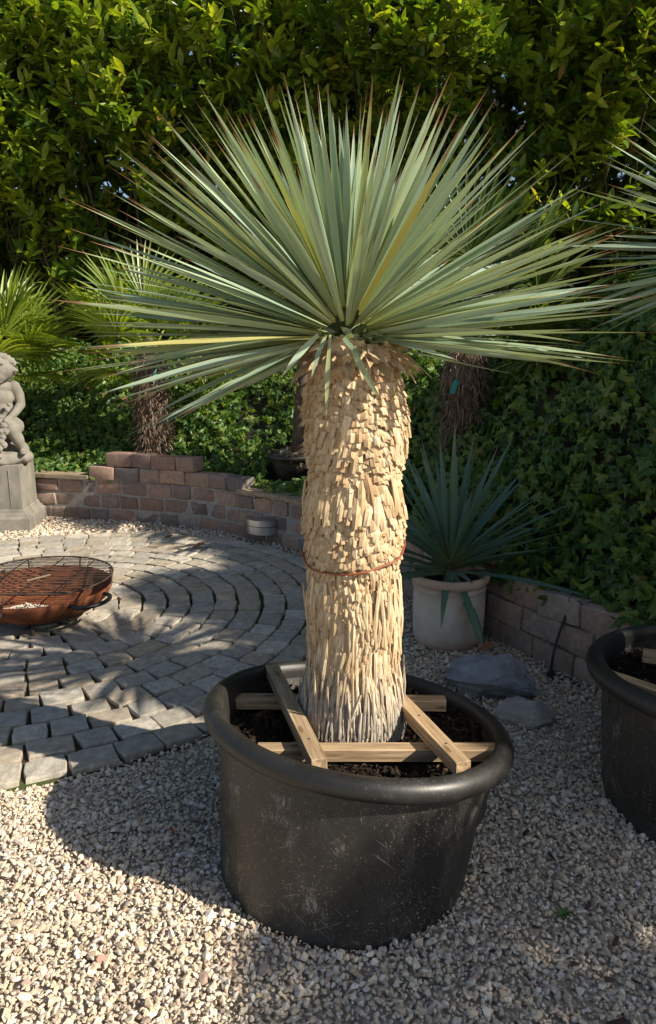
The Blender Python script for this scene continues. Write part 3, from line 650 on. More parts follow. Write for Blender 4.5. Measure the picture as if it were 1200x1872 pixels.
# timber frames laid on the soil
def batten(parent, a, b_, w_, h_, z, screws=()):
    a, b_ = Vector(a), Vector(b_); d = b_-a; P0 = Vector(parent.location)
    me = MB().box((0, 0, 0), (d.length, w_, h_)).mesh('batten', m_wood, bevel=.002, bseg=1)
    c = (a+b_)/2; ba = obj('batten', me, parent, M=Matrix.Translation(Vector((c[0], c[1], z+h_/2))-P0) @ Matrix.Rotation(math.atan2(d.y, d.x), 4, 'Z'))
    for s in screws: obj('screw', MB().lathe([(.001, .0012), (.004, .001), (.0045, -.001)], 10, (s*d.length, 0, h_/2)).mesh('screw', m_screw), ba)
tf = empty('timber_frame', (.08, 2.08, .33)); tag(tf, 'four crossed pine battens bracing the yucca trunk in the big tub', 'timber frame')
zl = .345
pf = lambda px, py, z: at_z(px, py, z).to_2d()
batten(tf, pf(470, 1364, zl+.035), pf(910, 1364, zl+.035), .045, .038, zl-.003)
batten(tf, pf(430, 1272, zl+.035), pf(815, 1276, zl+.035), .045, .038, zl-.003)
batten(tf, pf(497, 1214, zl+.075), pf(584, 1388, zl+.075), .046, .040, zl+.0355, (-.30, .33))
batten(tf, pf(722, 1262, zl+.075), pf(848, 1393, zl+.075), .046, .040, zl+.0355, (-.1, .28))
tf2 = empty('timber_frame', (1.35, 2.3, .41)); tag(tf2, 'pale pine battens across the tub at the right edge', 'timber frame')
batten(tf2, pf(1100, 1225, .42), pf(1290, 1290, .42), .045, .038, .385)
batten(tf2, pf(1176, 1190, .46), pf(1330, 1213, .46), .045, .038, .4255)

# ------------------------------------------------------------------ the silver yucca
def strap(L_, W_, bend, rows=10, base=.55, keel=.18, side=0.0):
    """leaf along +Y, width X, normal Z"""
    V, U = [], []
    for i in range(rows+1):
        t = i/rows; wv = W_*(base+(1-base)*min(1, t*2.2))*(1-max(0, (t-.40)/.60)**1.7) ; wv = max(wv, W_*.02)
        y = L_*t; z = -bend*L_*t*t
        for j, u in enumerate((-1, 0, 1)): V.append((u*wv/2+side*L_*t*t, y, z+(abs(u)*keel*wv))); U.append((.5+u*.5, t))
    F = [(3*i+j, 3*i+j+1, 3*i+4+j, 3*i+3+j) for i in range(rows) for j in range(2)]
    return np.array(V), np.array(F), np.array(U)
YV = [strap(.72*l, .0205, bnd, keel=k_, side=sd_) for l, bnd, k_, sd_ in ((1, 0.0, .1, .02), (1.0, .03, .16, -.03), (.96, .06, .08, .05), (1.04, .015, .2, 0), (.9, .13, .1, -.04), (.98, -.02, .15, .03))]
def yucca(name, label, base, ztop, rad_prof, n_leaf, min_el, n_parts, centre=None, trunk_detail=True, thin=None, Lk=1.0):
    root = empty(name, base); tag(root, label, 'yucca'); B = np.array(base)
    # trunk core
    zs = np.linspace(base[2]-.06, ztop+.03, 30)
    obj('trunk', MB().lathe([(rad_prof(z)-.012 if z < ztop else .07, z-base[2]) for z in zs]+[(.001, ztop+.03-base[2])], 40).mesh('trunk', m_straw_s, True), root)
    # reflexed, cut-off dead leaf bases
    def stub(w_, L_, out, th, seed):
        r = random.Random(seed); V, U = [], []
        for k, (z, y) in enumerate(((L_, -.004), (L_*.5, out*.62), (0, out))):
            ww = w_*(1.0 if k < 2 else r.uniform(.72, .95))
            for u in (-1, 0, 1): V.append((u*ww/2, y+(.18*w_ if u == 0 else 0)+r.uniform(-.001, .001), z+(r.uniform(-.12, .12)*min(L_, .04) if k == 2 else 0))); U.append((.5+u/2, 1 if k == 2 else 0))
        for u in (-1, 0, 1): v = V[6+u+1]; V.append((v[0]*.9, v[1]-th-(.1*w_ if u == 0 else 0), v[2]+.001)); U.append((.5, 1.0))
        F = [(3*i+j, 3*i+3+j, 3*i+4+j, 3*i+1+j) for i in range(3) for j in range(2)]
        F += [(0, 0+3, 6, 9), (2, 11, 8, 5)]; return np.array(V), np.array(F), np.array(U)
    kinds = {'short': [stub(.024, .037, .019, .010, i) for i in range(5)], 'flap': [stub(.022, .080, .019, .006, 10+i) for i in range(4)],
             'chunk': [stub(.022, .040, .018, .010, 20+i) for i in range(5)], 'small': [stub(.0165, .046, .013, .006, 30+i) for i in range(5)],
             'straw': [stub(.0115, .105, .011, .0035, 40+i) for i in range(5)], 'grey': [stub(.0085, .12, .011, .0025, 50+i) for i in range(5)]}
    items = []; z = ztop+.02; k = 0; step = .00039
    while z > base[2]-.03:
        ang = k*2.399963+.12*math.sin(z*23); nz_ = noise.noise(Vector((math.cos(ang)*1.2, math.sin(ang)*1.2, z*6)))
        zz = z+nz_*.03
        if zz > 1.27: kd = 'short'
        elif zz > 1.17: kd = 'flap' if nz_ > .0 else 'short'
        elif zz > 1.11: kd = 'short'
        elif zz > 1.0: kd = 'flap' if nz_ > -.1 else 'chunk'
        elif zz > .88: kd = 'chunk'
        elif zz > .72: kd = 'small'
        elif zz > .50: kd = 'straw'
        else: kd = 'grey'
        dens = {'short': 1.0, 'chunk': .9, 'flap': 1.1, 'small': .72, 'straw': .66, 'grey': .52}[kd]
        items.append((z+random.uniform(-.008, .008), ang, kd, random.uniform(.7, 1.35))); z -= step*dens; k += 1
    meshes = {kd: [mesh_np('leaf_base', *v[:2], uv=v[2], mat=m_straw) for v in vs] for kd, vs in kinds.items()} if n_parts else None
    parts, rest = [], {}
    for z, ang, kd, sc in items:
        n3 = np.array([math.cos(ang), math.sin(ang), 0]); t3 = np.array([-math.sin(ang), math.cos(ang), 0])
        r_ = rad_prof(z)-.010+.012*noise.noise(Vector((math.cos(ang)*1.6, math.sin(ang)*1.6, z*7)))+.004*math.sin(z*21); p = np.array([base[0], base[1], z])+n3*r_
        tilt = random.gauss(-.01, .09)+(.13 if kd == 'grey' else 0); tw_ = random.gauss(0, .10)+.22*noise.noise(Vector((math.cos(ang)*1.5, math.sin(ang)*1.5, z*5)))
        up = np.array([0, 0, 1.])*math.cos(tilt)-n3*math.sin(tilt); up = up*math.cos(tw_)+t3*math.sin(tw_); out = np.cross(up, -t3); out /= np.linalg.norm(out); sd = np.cross(out, up)
        m3 = np.stack([sd, out, up], 1)*np.array([1, random.uniform(.7, 1.35), sc]); view = np.array([0, 0, CAMH])-p; vis = n3@view/np.linalg.norm(view)
        parts.append((vis*(1.3 if kd in ('short', 'flap', 'chunk') else 1), kd, m3, p))
    parts.sort(key=lambda a: -a[0])
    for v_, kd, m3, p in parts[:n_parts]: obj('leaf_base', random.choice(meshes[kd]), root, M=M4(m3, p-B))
    VV, FF, UU, QQ = [], [], [], []; off = 0
    for kd in kinds:
        it = [a for a in parts[n_parts:] if a[1] == kd]
        if not it: continue
        V, F, U, Q = instance(kinds[kd], np.array([a[2] for a in it]), np.array([a[3]-B for a in it])); VV.append(V); FF.append(F+off); UU.append(U); QQ.append(Q); off += len(V)
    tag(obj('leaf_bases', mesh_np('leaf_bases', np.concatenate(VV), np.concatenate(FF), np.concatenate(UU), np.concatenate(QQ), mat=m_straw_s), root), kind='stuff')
    # crown of leaves
    C = np.array(centre if centre else (base[0], base[1], ztop+.06)); LV = [mesh_np('leaf', v[0]*np.array([1, Lk, Lk]), v[1], uv=v[2], smooth=True, mat=m_yl) for v in YV]
    leaves = []; i = 0; tries = 0
    while len(leaves) < n_leaf and tries < 20000:
        tries += 1; az = random.uniform(-PI, PI); u = random.uniform(-.5, 1); el = math.asin(u)
        if el < min_el(az): continue
        if thin and random.random() < thin(az, el): continue
        d = np.array([math.sin(az)*math.cos(el), math.cos(az)*math.cos(el), math.sin(el)])
        if any(a[0]@d > .9986 for a in leaves): continue
        leaves.append((d, az, el))
    LL = []
    for d, az, el in leaves:
        b0 = C+d*.035+np.array([d[0]*.045, d[1]*.045, -.06+.10*max(0, el)/1.5+ .02*min(0, el)]); roll = random.gauss(0, .55)
        m3 = frame(d+np.array([0, 0, .03]), np.array([0, 0, 1.]), roll); sc = random.uniform(.86, 1.06)*(1.0 if el > -.2 else .92)*(1-.31*max(0, math.sin(el))**2.2)*(1-.12*max(0, -d[1]))
        m3 = m3*np.array([random.uniform(.85, 1.2), sc, sc]); var = random.choice([0, 1, 3, 5, 0, 3]) if el > .35 else random.choice([1, 2, 2, 4, 0, 3]); LL.append((proj(b0+d*.4)[0][2]-.3*abs(d[2]), var, m3, b0))
    return root, LL, LV, B, C
def add_leaves(root, LL, LV, B, n_parts):
    LL.sort(key=lambda a: a[0])
    for dd, var, m3, p in LL[:n_parts]: obj('leaf', LV[var], root, M=M4(m3, p-B))
    r_ = LL[n_parts:]
    if r_:
        V, F, U, Q = instance(YV, np.array([a[2] for a in r_]), np.array([a[3]-B for a in r_]))
        tag(obj('leaves', mesh_np('leaves', V, F, U, Q, True, m_yl_s), root), kind='stuff')
def prof1(z): return float(np.interp(z, [.28, .33, .40, .50, .62, .75, .90, 1.02, 1.10, 1.18, 1.30, 1.40, 1.47, 1.52], [.178, .168, .157, .145, .139, .139, .141, .140, .134, .136, .135, .131, .124, .10]))
def mel(az):                                # lowest leaf angle by side: 0 is away from the viewer, -90 left, +90 right
    a = math.degrees(az); return R(np.interp(a, [-180, -150, -120, -90, -60, 0, 60, 90, 120, 150, 180], [14, 6, -22, -30, -22, -14, -14, -9, -12, 6, 14]))
def thin1(az, el):
    f = max(0, math.cos(az-PI)); e = math.degrees(el); low = max(0, 1-max(0, e)/46)
    return min(.93, .92*f**1.2*low+(.55 if e < -8 and abs(math.degrees(az)) < 140 and az > 0 else 0)+(.25 if e < -10 else 0)+(.25 if e > 60 else 0))
yr, LL, LV, YBASE, YC = yucca('yucca', 'tall silver yucca with thick scaly trunk in the big black tub', (.078, 2.16, .32), 1.465, prof1, 440, mel, 300, (.052, 2.14, 1.590), thin=thin1, Lk=.99)
GB = mesh_np('leaf_base', *strap(.055, .028, .15, 4, .9, .25)[:2], uv=np.tile([.5, .3], (15, 1)), mat=m_yl); DB = mesh_np('leaf_base', *strap(.07, .028, .35, 4, .9, .25)[:2], uv=np.tile([.5, .98], (15, 1)), mat=m_straw)
for k in range(90):                        # trimmed bases just under the head
    a = k*2.39996; z = 1.445+.095*(k/90); r_ = .135-.05*(k/90); d = np.array([math.cos(a), math.sin(a), random.uniform(-.7, .1)+.6*(k/90)])
    m3 = frame(d, np.array([0, 0, 1.]), random.gauss(0, .3))*random.uniform(.7, 1.2); obj('leaf_base', GB if k > 62 else DB, yr, M=M4(m3, np.array([.078+r_*math.cos(a), 2.16+r_*math.sin(a), z])-YBASE))
# a few hanging leaves at the front of the head
for tx_, ty_, wd_ in ((588, 775, .6), (690, 745, .85), (508, 678, .9), (655, 655, .6), (560, 690, .6)):
    p0 = at_y(600+(tx_-600)*.28+8, 612, 1.99); p1 = at_y(tx_, ty_, 1.93); d = np.array(p1-p0); l_ = np.linalg.norm(d)
    m3 = frame(d, np.array([0, -1., .2]), random.gauss(0, .3))*np.array([wd_, l_/.72, l_/.72]); LL.append((-9, 1, m3, np.array(p0)))
for tx_, ty_, yy in ((282, 785, 1.98), (222, 728, 2.05), (192, 660, 2.1), (245, 700, 2.25), (335, 762, 1.85), (205, 612, 2.2), (300, 705, 2.4), (360, 690, 1.8), (190, 640, 1.95), (172, 545, 2.05), (165, 492, 2.1),
                     (1085, 655, 2.1), (948, 652, 1.95), (1060, 546, 2.05), (832, 662, 1.85), (1120, 462, 2.15), (1128, 432, 2.1), (1100, 380, 2.2)):
    p0 = YC+np.array([(-.05 if tx_ < 600 else .05), 0, -.05]); d = np.array(at_y(tx_, ty_, yy))-p0; l_ = np.linalg.norm(d)
    m3 = frame(d+np.array([0, 0, .03*l_]), np.array([0, -.5, 1.]), random.gauss(0, .35))*np.array([random.uniform(.95, 1.2), l_/.72, l_/.72]); LL.append((-8, random.choice((1, 3, 3)), m3, p0))
add_leaves(yr, LL, LV, YBASE, 300)
# cord tied round the trunk
cp = []
for k in range(49):
    a = 2*PI*k/48; z = .905+.030*math.sin(a*1+.25)+.012*math.cos(a); r_ = prof1(z)+.013+.003*math.sin(7*a); cp.append((.078+r_*math.cos(a), 2.16+r_*math.sin(a), z))
tag(obj('cord', MB().tube(cp, .0036, 8, False).mesh('cord', m_wire, True)), 'thin brown cord tied round the middle of the yucca trunk', 'cord')
# second yucca, in the tub at the right
def prof2(z): return float(np.interp(z, [.36, .5, 1.6, 1.75], [.16, .14, .14, .10]))
yr2, LL2, LV2, B2, C2 = yucca('yucca', 'silver yucca leaning in from the right edge, mostly out of frame', (1.40, 2.36, .40), 1.70, prof2, 300, lambda a: R(-24), 0, (1.39, 2.36, 1.84), Lk=.86)
add_leaves(yr2, LL2, LV2, B2, 300)

# ------------------------------------------------------------------ terracotta pot with green yucca
TX, TY = .626, 3.64
tp = empty('terracotta_pot', (TX, TY, 0)); tag(tp, 'limewashed terracotta pot holding the dark green yucca', 'plant pot')
obj('pot_body', MB().lathe([(.001, .002), (.155, .0), (.172, .012), (.180, .05), (.184, .12), (.185, .2), (.183, .27), (.182, .302), (.187, .306), (.187, .314), (.182, .318), (.186, .33)], 56).mesh('pot_body', m_terra, True), tp)
obj('pot_rim', MB().lathe([(.186, .33), (.196, .338), (.203, .352), (.203, .368), (.196, .380), (.184, .382), (.172, .376), (.168, .33), (.165, .30)], 56).mesh('pot_rim', m_terra, True), tp)
obj('soil', MB().lathe([(.169, .335), (.001, .345)], 40).mesh('soil', m_bank), tp)
gy = empty('green_yucca', (TX, TY, .33)); tag(gy, 'dark blue green yucca with broad leaves in the terracotta pot', 'yucca')
GV = [strap(.60, .037, b_, base=.6, keel=.22) for b_ in (.0, .06, .14, .26)]; GM = [mesh_np('leaf', v[0], v[1], uv=v[2], smooth=True, mat=m_yl2) for v in GV]
obj('stem', MB().tube([(0, 0, -.02), (.005, 0, .10)], [.04, .03], 10).mesh('stem', m_bark), gy)
for i in range(78):
    az = i*2.39996+random.uniform(-.2, .2); t = i/77; el = R(82-76*t**.62+random.uniform(-8, 8)-(38 if i % 13 == 12 else 0))
    if -PI < ((az+PI) % (2*PI))-PI < 9 and math.cos(az-PI) > .8 and R(0) < el < R(40) and random.random() < .5: continue
    d = np.array([math.sin(az)*math.cos(el), math.cos(az)*math.cos(el), math.sin(el)]); sc = random.uniform(.95, 1.25)*(1 if el > -.05 else .7)
    m3 = frame(d, np.array([0, 0, 1.]), random.gauss(0, .3))*np.array([random.uniform(.85, 1.1), sc, sc]); obj('leaf', GM[0 if el > .9 else 1 if el > .5 else random.choice((1, 2)) if el > .1 else 3], gy, M=M4(m3, d*.02+np.array([0, 0, .10-.06*t])))

# rocks
def rock(name, c, size, rz, mat, label, seed, strata):
    rr_ = random.Random(seed); bm = bmesh.new()
    for _ in range(26):
        p = Vector((rr_.gauss(0, 1), rr_.gauss(0, 1), rr_.gauss(0, 1))).normalized()*rr_.uniform(.8, 1.08); p.z = max(p.z, -.5); bm.verts.new(p)
    h = bmesh.ops.convex_hull(bm, input=bm.verts[:]); bmesh.ops.delete(bm, geom=[v for v in bm.verts if not v.link_faces], context='VERTS')
    for _ in range(3): bmesh.ops.subdivide_edges(bm, edges=bm.edges[:], cuts=1, use_grid_fill=True); bmesh.ops.triangulate(bm, faces=[f for f in bm.faces if len(f.verts) > 4])
    bm.normal_update()
    for v in bm.verts:
        p = v.co.copy(); lay_ = p.z+p.x*.25+.22*noise.noise(p*1.7+Vector((seed, 0, 0))); f = (lay_*(3.2+1.2*noise.noise(Vector((seed, round(lay_*2), 0))))) % 1
        side = 1-abs(v.normal.z); out = v.normal.copy(); out.z *= .3
        p += out*strata*side*(f**3-.35)*1.6; p += v.normal*(.05*noise.noise(p*2.6+Vector((0, seed, 0)))+.035*noise.noise(p*7)+.02*noise.noise(p*16))
        v.co = Vector((p.x*size[0], p.y*size[1], p.z*size[2]))
    me = bpy.data.meshes.new(name); bm.to_mesh(me); bm.free(); me.materials.append(mat)
    o = obj(name, me, loc=c); o.rotation_euler[2] = rz; tag(o, label, 'rock')
rock('rock', (.70, 3.05, .065), (.235, .16, .135), R(-12), m_rock_d, 'big layered slate grey rock in front of the terracotta pot', 12, .11)
rock('rock', (.79, 2.79, .022), (.145, .085, .085), R(-8), m_rock_l, 'small flat pale rock beside the big tub', 8, .05)
# irrigation hose over the block wall
h0 = at_z(1008, 1235, .02)
hp = catmull([(h0.x+.10, h0.y-.10, .02), (h0.x+.04, h0.y-.04, .018), (h0.x, h0.y, .022), (h0.x+.02, h0.y+.03, .16), (h0.x+.075, h0.y+.07, .30), (h0.x+.12, h0.y+.12, .385), (h0.x+.19, h0.y+.20, .41), (h0.x+.28, h0.y+.28, .40)], 8)
hs = empty('irrigation_hose', (h0.x, h0.y, .02)); tag(hs, 'thin black irrigation hose hanging over the block wall', 'hose')
obj('tube', MB().tube([tuple(p-np.array([h0.x, h0.y, .02])) for p in hp], .006, 8).mesh('tube', m_black, True), hs)
obj('dripper', MB().lathe([(.001, .03), (.012, .028), (.016, .012), (.022, .010), (.022, 0), (.001, 0)], 12).mesh('dripper', m_black), hs)

# ------------------------------------------------------------------ fan palms
def frond_mesh(Lp, Ls, d, droop, roll, seed, nseg=34, split=.42):
    r = np.random.default_rng(seed); f = frame(d, np.array([0, 0, 1.]), roll); s, a, n = f[:, 0], f[:, 1], f[:, 2]; VV, FF, QQ = [], [], []; off = 0
    hub = a*Lp+np.array([0, 0, -.10*Lp*(1-abs(a[2]))]); rows = 7
    for i in range(nseg):
        t = (i+.5)/nseg*2-1; ph = t*R(128); L_ = Ls*(1-.22*abs(t)**1.5)*r.uniform(.93, 1.05); dr = a*math.cos(ph)+s*math.sin(ph)+n*(.22*(1-abs(t))+.05*r.normal()); dr /= np.linalg.norm(dr)
        sd = np.cross(n, dr); sd /= np.linalg.norm(sd); nn = np.cross(dr, sd); wmax = Ls*R(256)/nseg*.44; bend = .4*droop*r.uniform(.5, 1.5)
        for k in range(rows):
            u = k/(rows-1); wv = wmax*min(1, .08+u*2.3)*(1-max(0, (u-.5)/.5)**1.4)+.0012; p = hub+dr*L_*u+np.array([0, 0, -1])*bend*L_*max(0, u-.35)**2*1.6
            for q in (-1, 0, 1): VV.append(p+sd*q*wv/2+nn*abs(q)*wv*.38)
        FF += [(off+3*k+j, off+3*k+j+1, off+3*k+4+j, off+3*k+3+j) for k in range(rows-1) for j in range(2)]; QQ += [np.clip(.5+.2*r.normal(), 0, 1)]*(3*rows); off += 3*rows
    return np.array(VV), np.array(FF), np.array(QQ), hub
def palm(label, base, ztop, rad, fronds, mat, seed, trunk=True, Lp=.5, Ls=.5, group='fan palms behind the wall'):
    root = empty('fan_palm', base); tag(root, label, 'palm', group); r = np.random.default_rng(seed); H = ztop-base[2]
    prof = [(rad*(.86+.14*math.sin(z*9+seed)+.1*math.sin(z*23)), z*H) for z in np.linspace(-.1, 1, 16)]+[(rad*.6, H*1.06), (rad*.35, H*1.16), (.001, H*1.2)]
    obj('trunk', MB().lathe(prof, 24).mesh('trunk', m_husk, True), root)
    nf = 3200; z = r.random(nf)*H; a = r.random(nf)*2*PI; rr_ = rad*.95; P = np.c_[rr_*np.cos(a), rr_*np.sin(a), z]
    D = np.c_[np.cos(a)*.35, np.sin(a)*.35, np.zeros(nf)]+r.normal(0, .6, (nf, 3))+np.array([0, 0, -.35]); D /= np.linalg.norm(D, axis=1)[:, None]
    base_f = np.array([(-.5, 0, 0), (.5, 0, 0), (.5, .5, .12), (-.5, .5, .12), (.15, 1, -.1), (-.15, 1, -.1)]); bf = np.array([(0, 1, 2, 3), (3, 2, 4, 5)])
    ms = np.stack([frame(d_, np.array([0, 0, 1.]))*np.array([.006, r.uniform(.05, .14), .09]) for d_ in D])
    V, F, U, Q = instance([(base_f, bf, np.zeros((6, 2)))], ms, P, r.random(nf)); tag(obj('fibres', mesh_np('fibres', V, F, rnd=Q, mat=m_fibre), root), kind='stuff')
    for k in range(16):
        a = k*2.4; z = H*(.35+.6*k/16); dx, dy = math.cos(a), math.sin(a); obj('leaf_stub', MB().tube([(dx*rad*.8, dy*rad*.8, z), (dx*rad*1.05, dy*rad*1.05, z+.08), (dx*rad*1.12, dy*rad*1.12, z+.12)], [.016, .013, .009], 5).mesh('leaf_stub', m_husk), root)
    for i, (az, el, lp, ls, dp) in enumerate(fronds):
        az, el = R(az), R(el); d = np.array([math.sin(az)*math.cos(el), math.cos(az)*math.cos(el), math.sin(el)]); V, F, Q, hub = frond_mesh(lp, ls, d, dp, random.gauss(0, .35), seed*50+i)
        top = np.array([0, 0, H*1.02]); fo = obj('frond', mesh_np('frond', V, F, uv=np.zeros((len(V), 2)), rnd=Q, smooth=False, mat=mat), root, loc=top)
        m_ = hub*.5+np.array([0, 0, .03]); obj('petiole', mesh_np_tube([(0, 0, -.05), tuple(m_), tuple(hub)], [.013, .009, .006], mat), fo)
    return root
def mesh_np_tube(pts, rads, mat):
    me = MB().tube(pts, rads, 6).mesh('petiole', mat, True); me.attributes.new('rnd', 'FLOAT', 'POINT').data.foreach_set('value', [.8]*len(me.vertices)); me.uv_layers.new(name='UVMap'); return me
pa = at_y(279, 745, 6.75)
palm('fan palm with short fibrous trunk standing behind the stepped brick wall', (pa.x, 6.75, .48), 1.42, .135,
     [(-88, 30, .45, .62, .25), (-105, 8, .5, .58, .35), (-60, 55, .5, .6, .2), (-20, 62, .55, .6, .2), (70, 35, .5, .6, .3), (30, 45, .5, .6, .3), (110, 20, .45, .55, .4), (-150, 28, .42, .52, .35), (-70, -18, .4, .5, .6), (150, 40, .4, .5, .4), (-130, 55, .4, .5, .3), (85, -15, .4, .5, .6)], m_palm, 3)
palm('fan palm behind the statue at the left edge with bright fronds', (-3.12, 6.95, .5), 1.35, .13,
     [(70, 42, .42, .58, .2), (100, 18, .45, .6, .3), (130, 40, .4, .55, .25), (150, 12, .45, .55, .4), (45, 60, .45, .6, .2), (110, -12, .4, .5, .6), (-90, 30, .5, .55, .3), (-150, 25, .5, .55, .3), (0, 50, .5, .6, .3), (85, 62, .4, .55, .2)], m_palm, 5)
pb = at_y(846, 760, 4.95)
palm('fan palm with dark fibrous trunk behind the terracotta potted yucca', (pb.x, 4.95, .42), 1.48, .125,
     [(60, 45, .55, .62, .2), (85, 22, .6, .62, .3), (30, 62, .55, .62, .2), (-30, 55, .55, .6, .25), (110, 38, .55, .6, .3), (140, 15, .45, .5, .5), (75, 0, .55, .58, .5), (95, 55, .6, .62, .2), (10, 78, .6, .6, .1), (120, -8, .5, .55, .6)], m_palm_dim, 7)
def plant_tag(p, label):
    t_ = empty('plant_tag', p); tag(t_, label, 'plant tag', 'turquoise plant tags')
    me = MB().box((0, 0, 0), (.035, .004, .085)).mesh('tag_plate', m_tag, bevel=.0015, bseg=1); o = obj('tag_plate', me, t_); o.rotation_euler = (.1, .25, .3)
    obj('tag_loop', MB().tube([(.008, 0, .04), (.018, .02, .08), (.03, .05, .10)], .003, 5).mesh('tag_loop', m_tag), t_)
plant_tag(at_y(283, 690, 6.58), 'turquoise tag on the fan palm behind the stepped wall'); plant_tag(at_y(831, 708, 4.80), 'turquoise tag on the palm behind the potted yucca')

# dark potted tree just behind the wall
kx = at_y(540, 850, 6.1)
kp = empty('planter', (kx.x, 6.1, .44)); tag(kp, 'round black planter with straw mulch behind the brick wall', 'plant pot')
obj('planter_body', MB().lathe([(.001, 0), (.17, 0), (.205, .14), (.215, .17), (.232, .175), (.236, .20), (.226, .21), (.21, .2), (.20, .14)], 40).mesh('planter_body', m_tub, True), kp)
nm_ = 900; a = rng.random(nm_)*6.28; r_ = np.sqrt(rng.random(nm_))*.19; D = rng.normal(0, 1, (nm_, 3))*np.array([1, 1, .35])
ms = np.stack([frame(d_, np.array([0, 0, 1.]))*np.array([.006, .07, .05]) for d_ in D]); bq = np.array([(-.5, 0, 0), (.5, 0, 0), (.5, 1, 0), (-.5, 1, 0)], float)
V, F, U, Q = instance([(bq, np.array([(0, 1, 2, 3)]), np.zeros((4, 2)))], ms, np.c_[r_*np.cos(a), r_*np.sin(a), .16+.07*(1-r_/.19)+rng.random(nm_)*.02])
tag(obj('straw_mulch', mesh_np('straw_mulch', V, F, rnd=Q, mat=m_mulch), kp), kind='stuff')
kt = empty('potted_palm', (kx.x, 6.1, .58)); tag(kt, 'slim dark trunked palm growing from the black planter', 'palm')
obj('trunk', MB().tube([(.03, 0, 0), (.04, .01, .25), (.07, .02, .6), (.09, .03, 1.05)], [.075, .062, .055, .05], 12).mesh('trunk', m_bark, True), kt)
for i in range(22):
    a = i*2.4; z = .08+.045*i; obj('husk', MB().tube([(.045+.05*math.cos(a)+z*.04, .05*math.sin(a), z), (.05+.075*math.cos(a)+z*.04, .075*math.sin(a), z+.06), (.05+.095*math.cos(a)+z*.04, .095*math.sin(a), z+.11)], [.014, .010, .004], 5).mesh('husk', m_husk), kt)
for i, (az, el) in enumerate(((40, 55), (0, 75), (70, 60))):
    az, el = R(az), R(el); d = np.array([math.sin(az)*math.cos(el), math.cos(az)*math.cos(el), math.sin(el)]); V, F, Q, hub = frond_mesh(.4, .5, d, .3, 0, 900+i)
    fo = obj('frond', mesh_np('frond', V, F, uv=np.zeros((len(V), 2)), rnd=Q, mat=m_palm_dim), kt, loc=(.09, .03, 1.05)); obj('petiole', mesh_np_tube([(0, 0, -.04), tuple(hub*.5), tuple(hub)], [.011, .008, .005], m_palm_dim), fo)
def pot_far(px, py, y, r_, label):
    c = at_y(px, py, y); o = obj('planter', MB().lathe([(.001, 0), (r_*.8, 0), (r_*.95, .16), (r_*1.06, .165), (r_*1.06, .20), (r_*.96, .2), (r_*.9, .14), (.001, .13)], 36).mesh('planter', m_tub, True), loc=(c.x, y, c.z)); tag(o, label, 'plant pot')
pot_far(842, 905, 4.95, .19, 'dark round planter at the foot of the palm behind the potted yucca')
pot_far(1235, 905, 4.1, .2, 'dark planter sunk in the shaded ivy at the right edge')

# ------------------------------------------------------------------ ivy on the bank
def ivy_leaf(seed):
    r = np.random.default_rng(seed); A = [(-.15, 0), (.30, .02), (.48, .18), (.27, .34), (.40, .62), (.15, .58), (0, 1.0), (-.15, .58), (-.40, .62), (-.27, .34), (-.48, .18), (-.30, .02)]
    A[0] = (0, .08); V = [(0, .32, .0)]+[(x*(1+r.normal()*.06), y, -.18*abs(x)+.06*r.normal()-.12*y*y) for x, y in A]; n = len(A)
    return np.array(V), np.array([(0, 1+i, 1+(i+1) % n) for i in range(n)]), np.array([(.5+v[0], v[1]) for v in V])
IV = [ivy_leaf(i) for i in range(6)]
n = 30000; s = rng.uniform(path_s(-4.4, 6.7), path_s(2.3, 1.7), n); o_ = rng.uniform(.10, 2.0, n)
pts = []; nrm = []
for a, b_ in zip(s, o_):
    p, t, nn = path_at(a); q = p+nn*b_; z = bank_z(a, b_); sl_ = (bank_z(a, b_+.1)-bank_z(a, b_-.05))/.15
    m = np.array([-nn[0]*sl_, -nn[1]*sl_, 1.0]); m /= np.linalg.norm(m); bul = .06+.10*noise.noise(Vector((q[0]*2.2, q[1]*2.2, z*2.2)))+rng.uniform(-.05, .07); pts.append(np.array([q[0], q[1], z])+m*max(.0, bul)); nrm.append(m)
pts, nrm = np.array(pts), np.array(nrm); keep = in_frame(pts, 260)
excl = (np.hypot(pts[:, 0]-kx.x, pts[:, 1]-6.1) < .25) | ((np.hypot(pts[:, 0]-kx.x, pts[:, 1]-5.9) < .26) & (pts[:, 2] > .47))
keep &= ~excl; pts, nrm = pts[keep], nrm[keep]
ms = []
for p, m in zip(pts, nrm):
    dn = np.array([0, 0, -1.])+rng.normal(0, .55, 3)-m*.15; ms.append(frame(dn, m+rng.normal(0, .32, 3))*(rng.uniform(.045, .105)))
V, F, U, Q = instance(IV, np.array(ms), pts, rng.random(len(pts))); tag(obj('ivy', mesh_np('ivy', V, F, U, Q, False, m_ivy)), 'ivy ground cover over the bank behind the walls', 'ivy', kind='stuff')

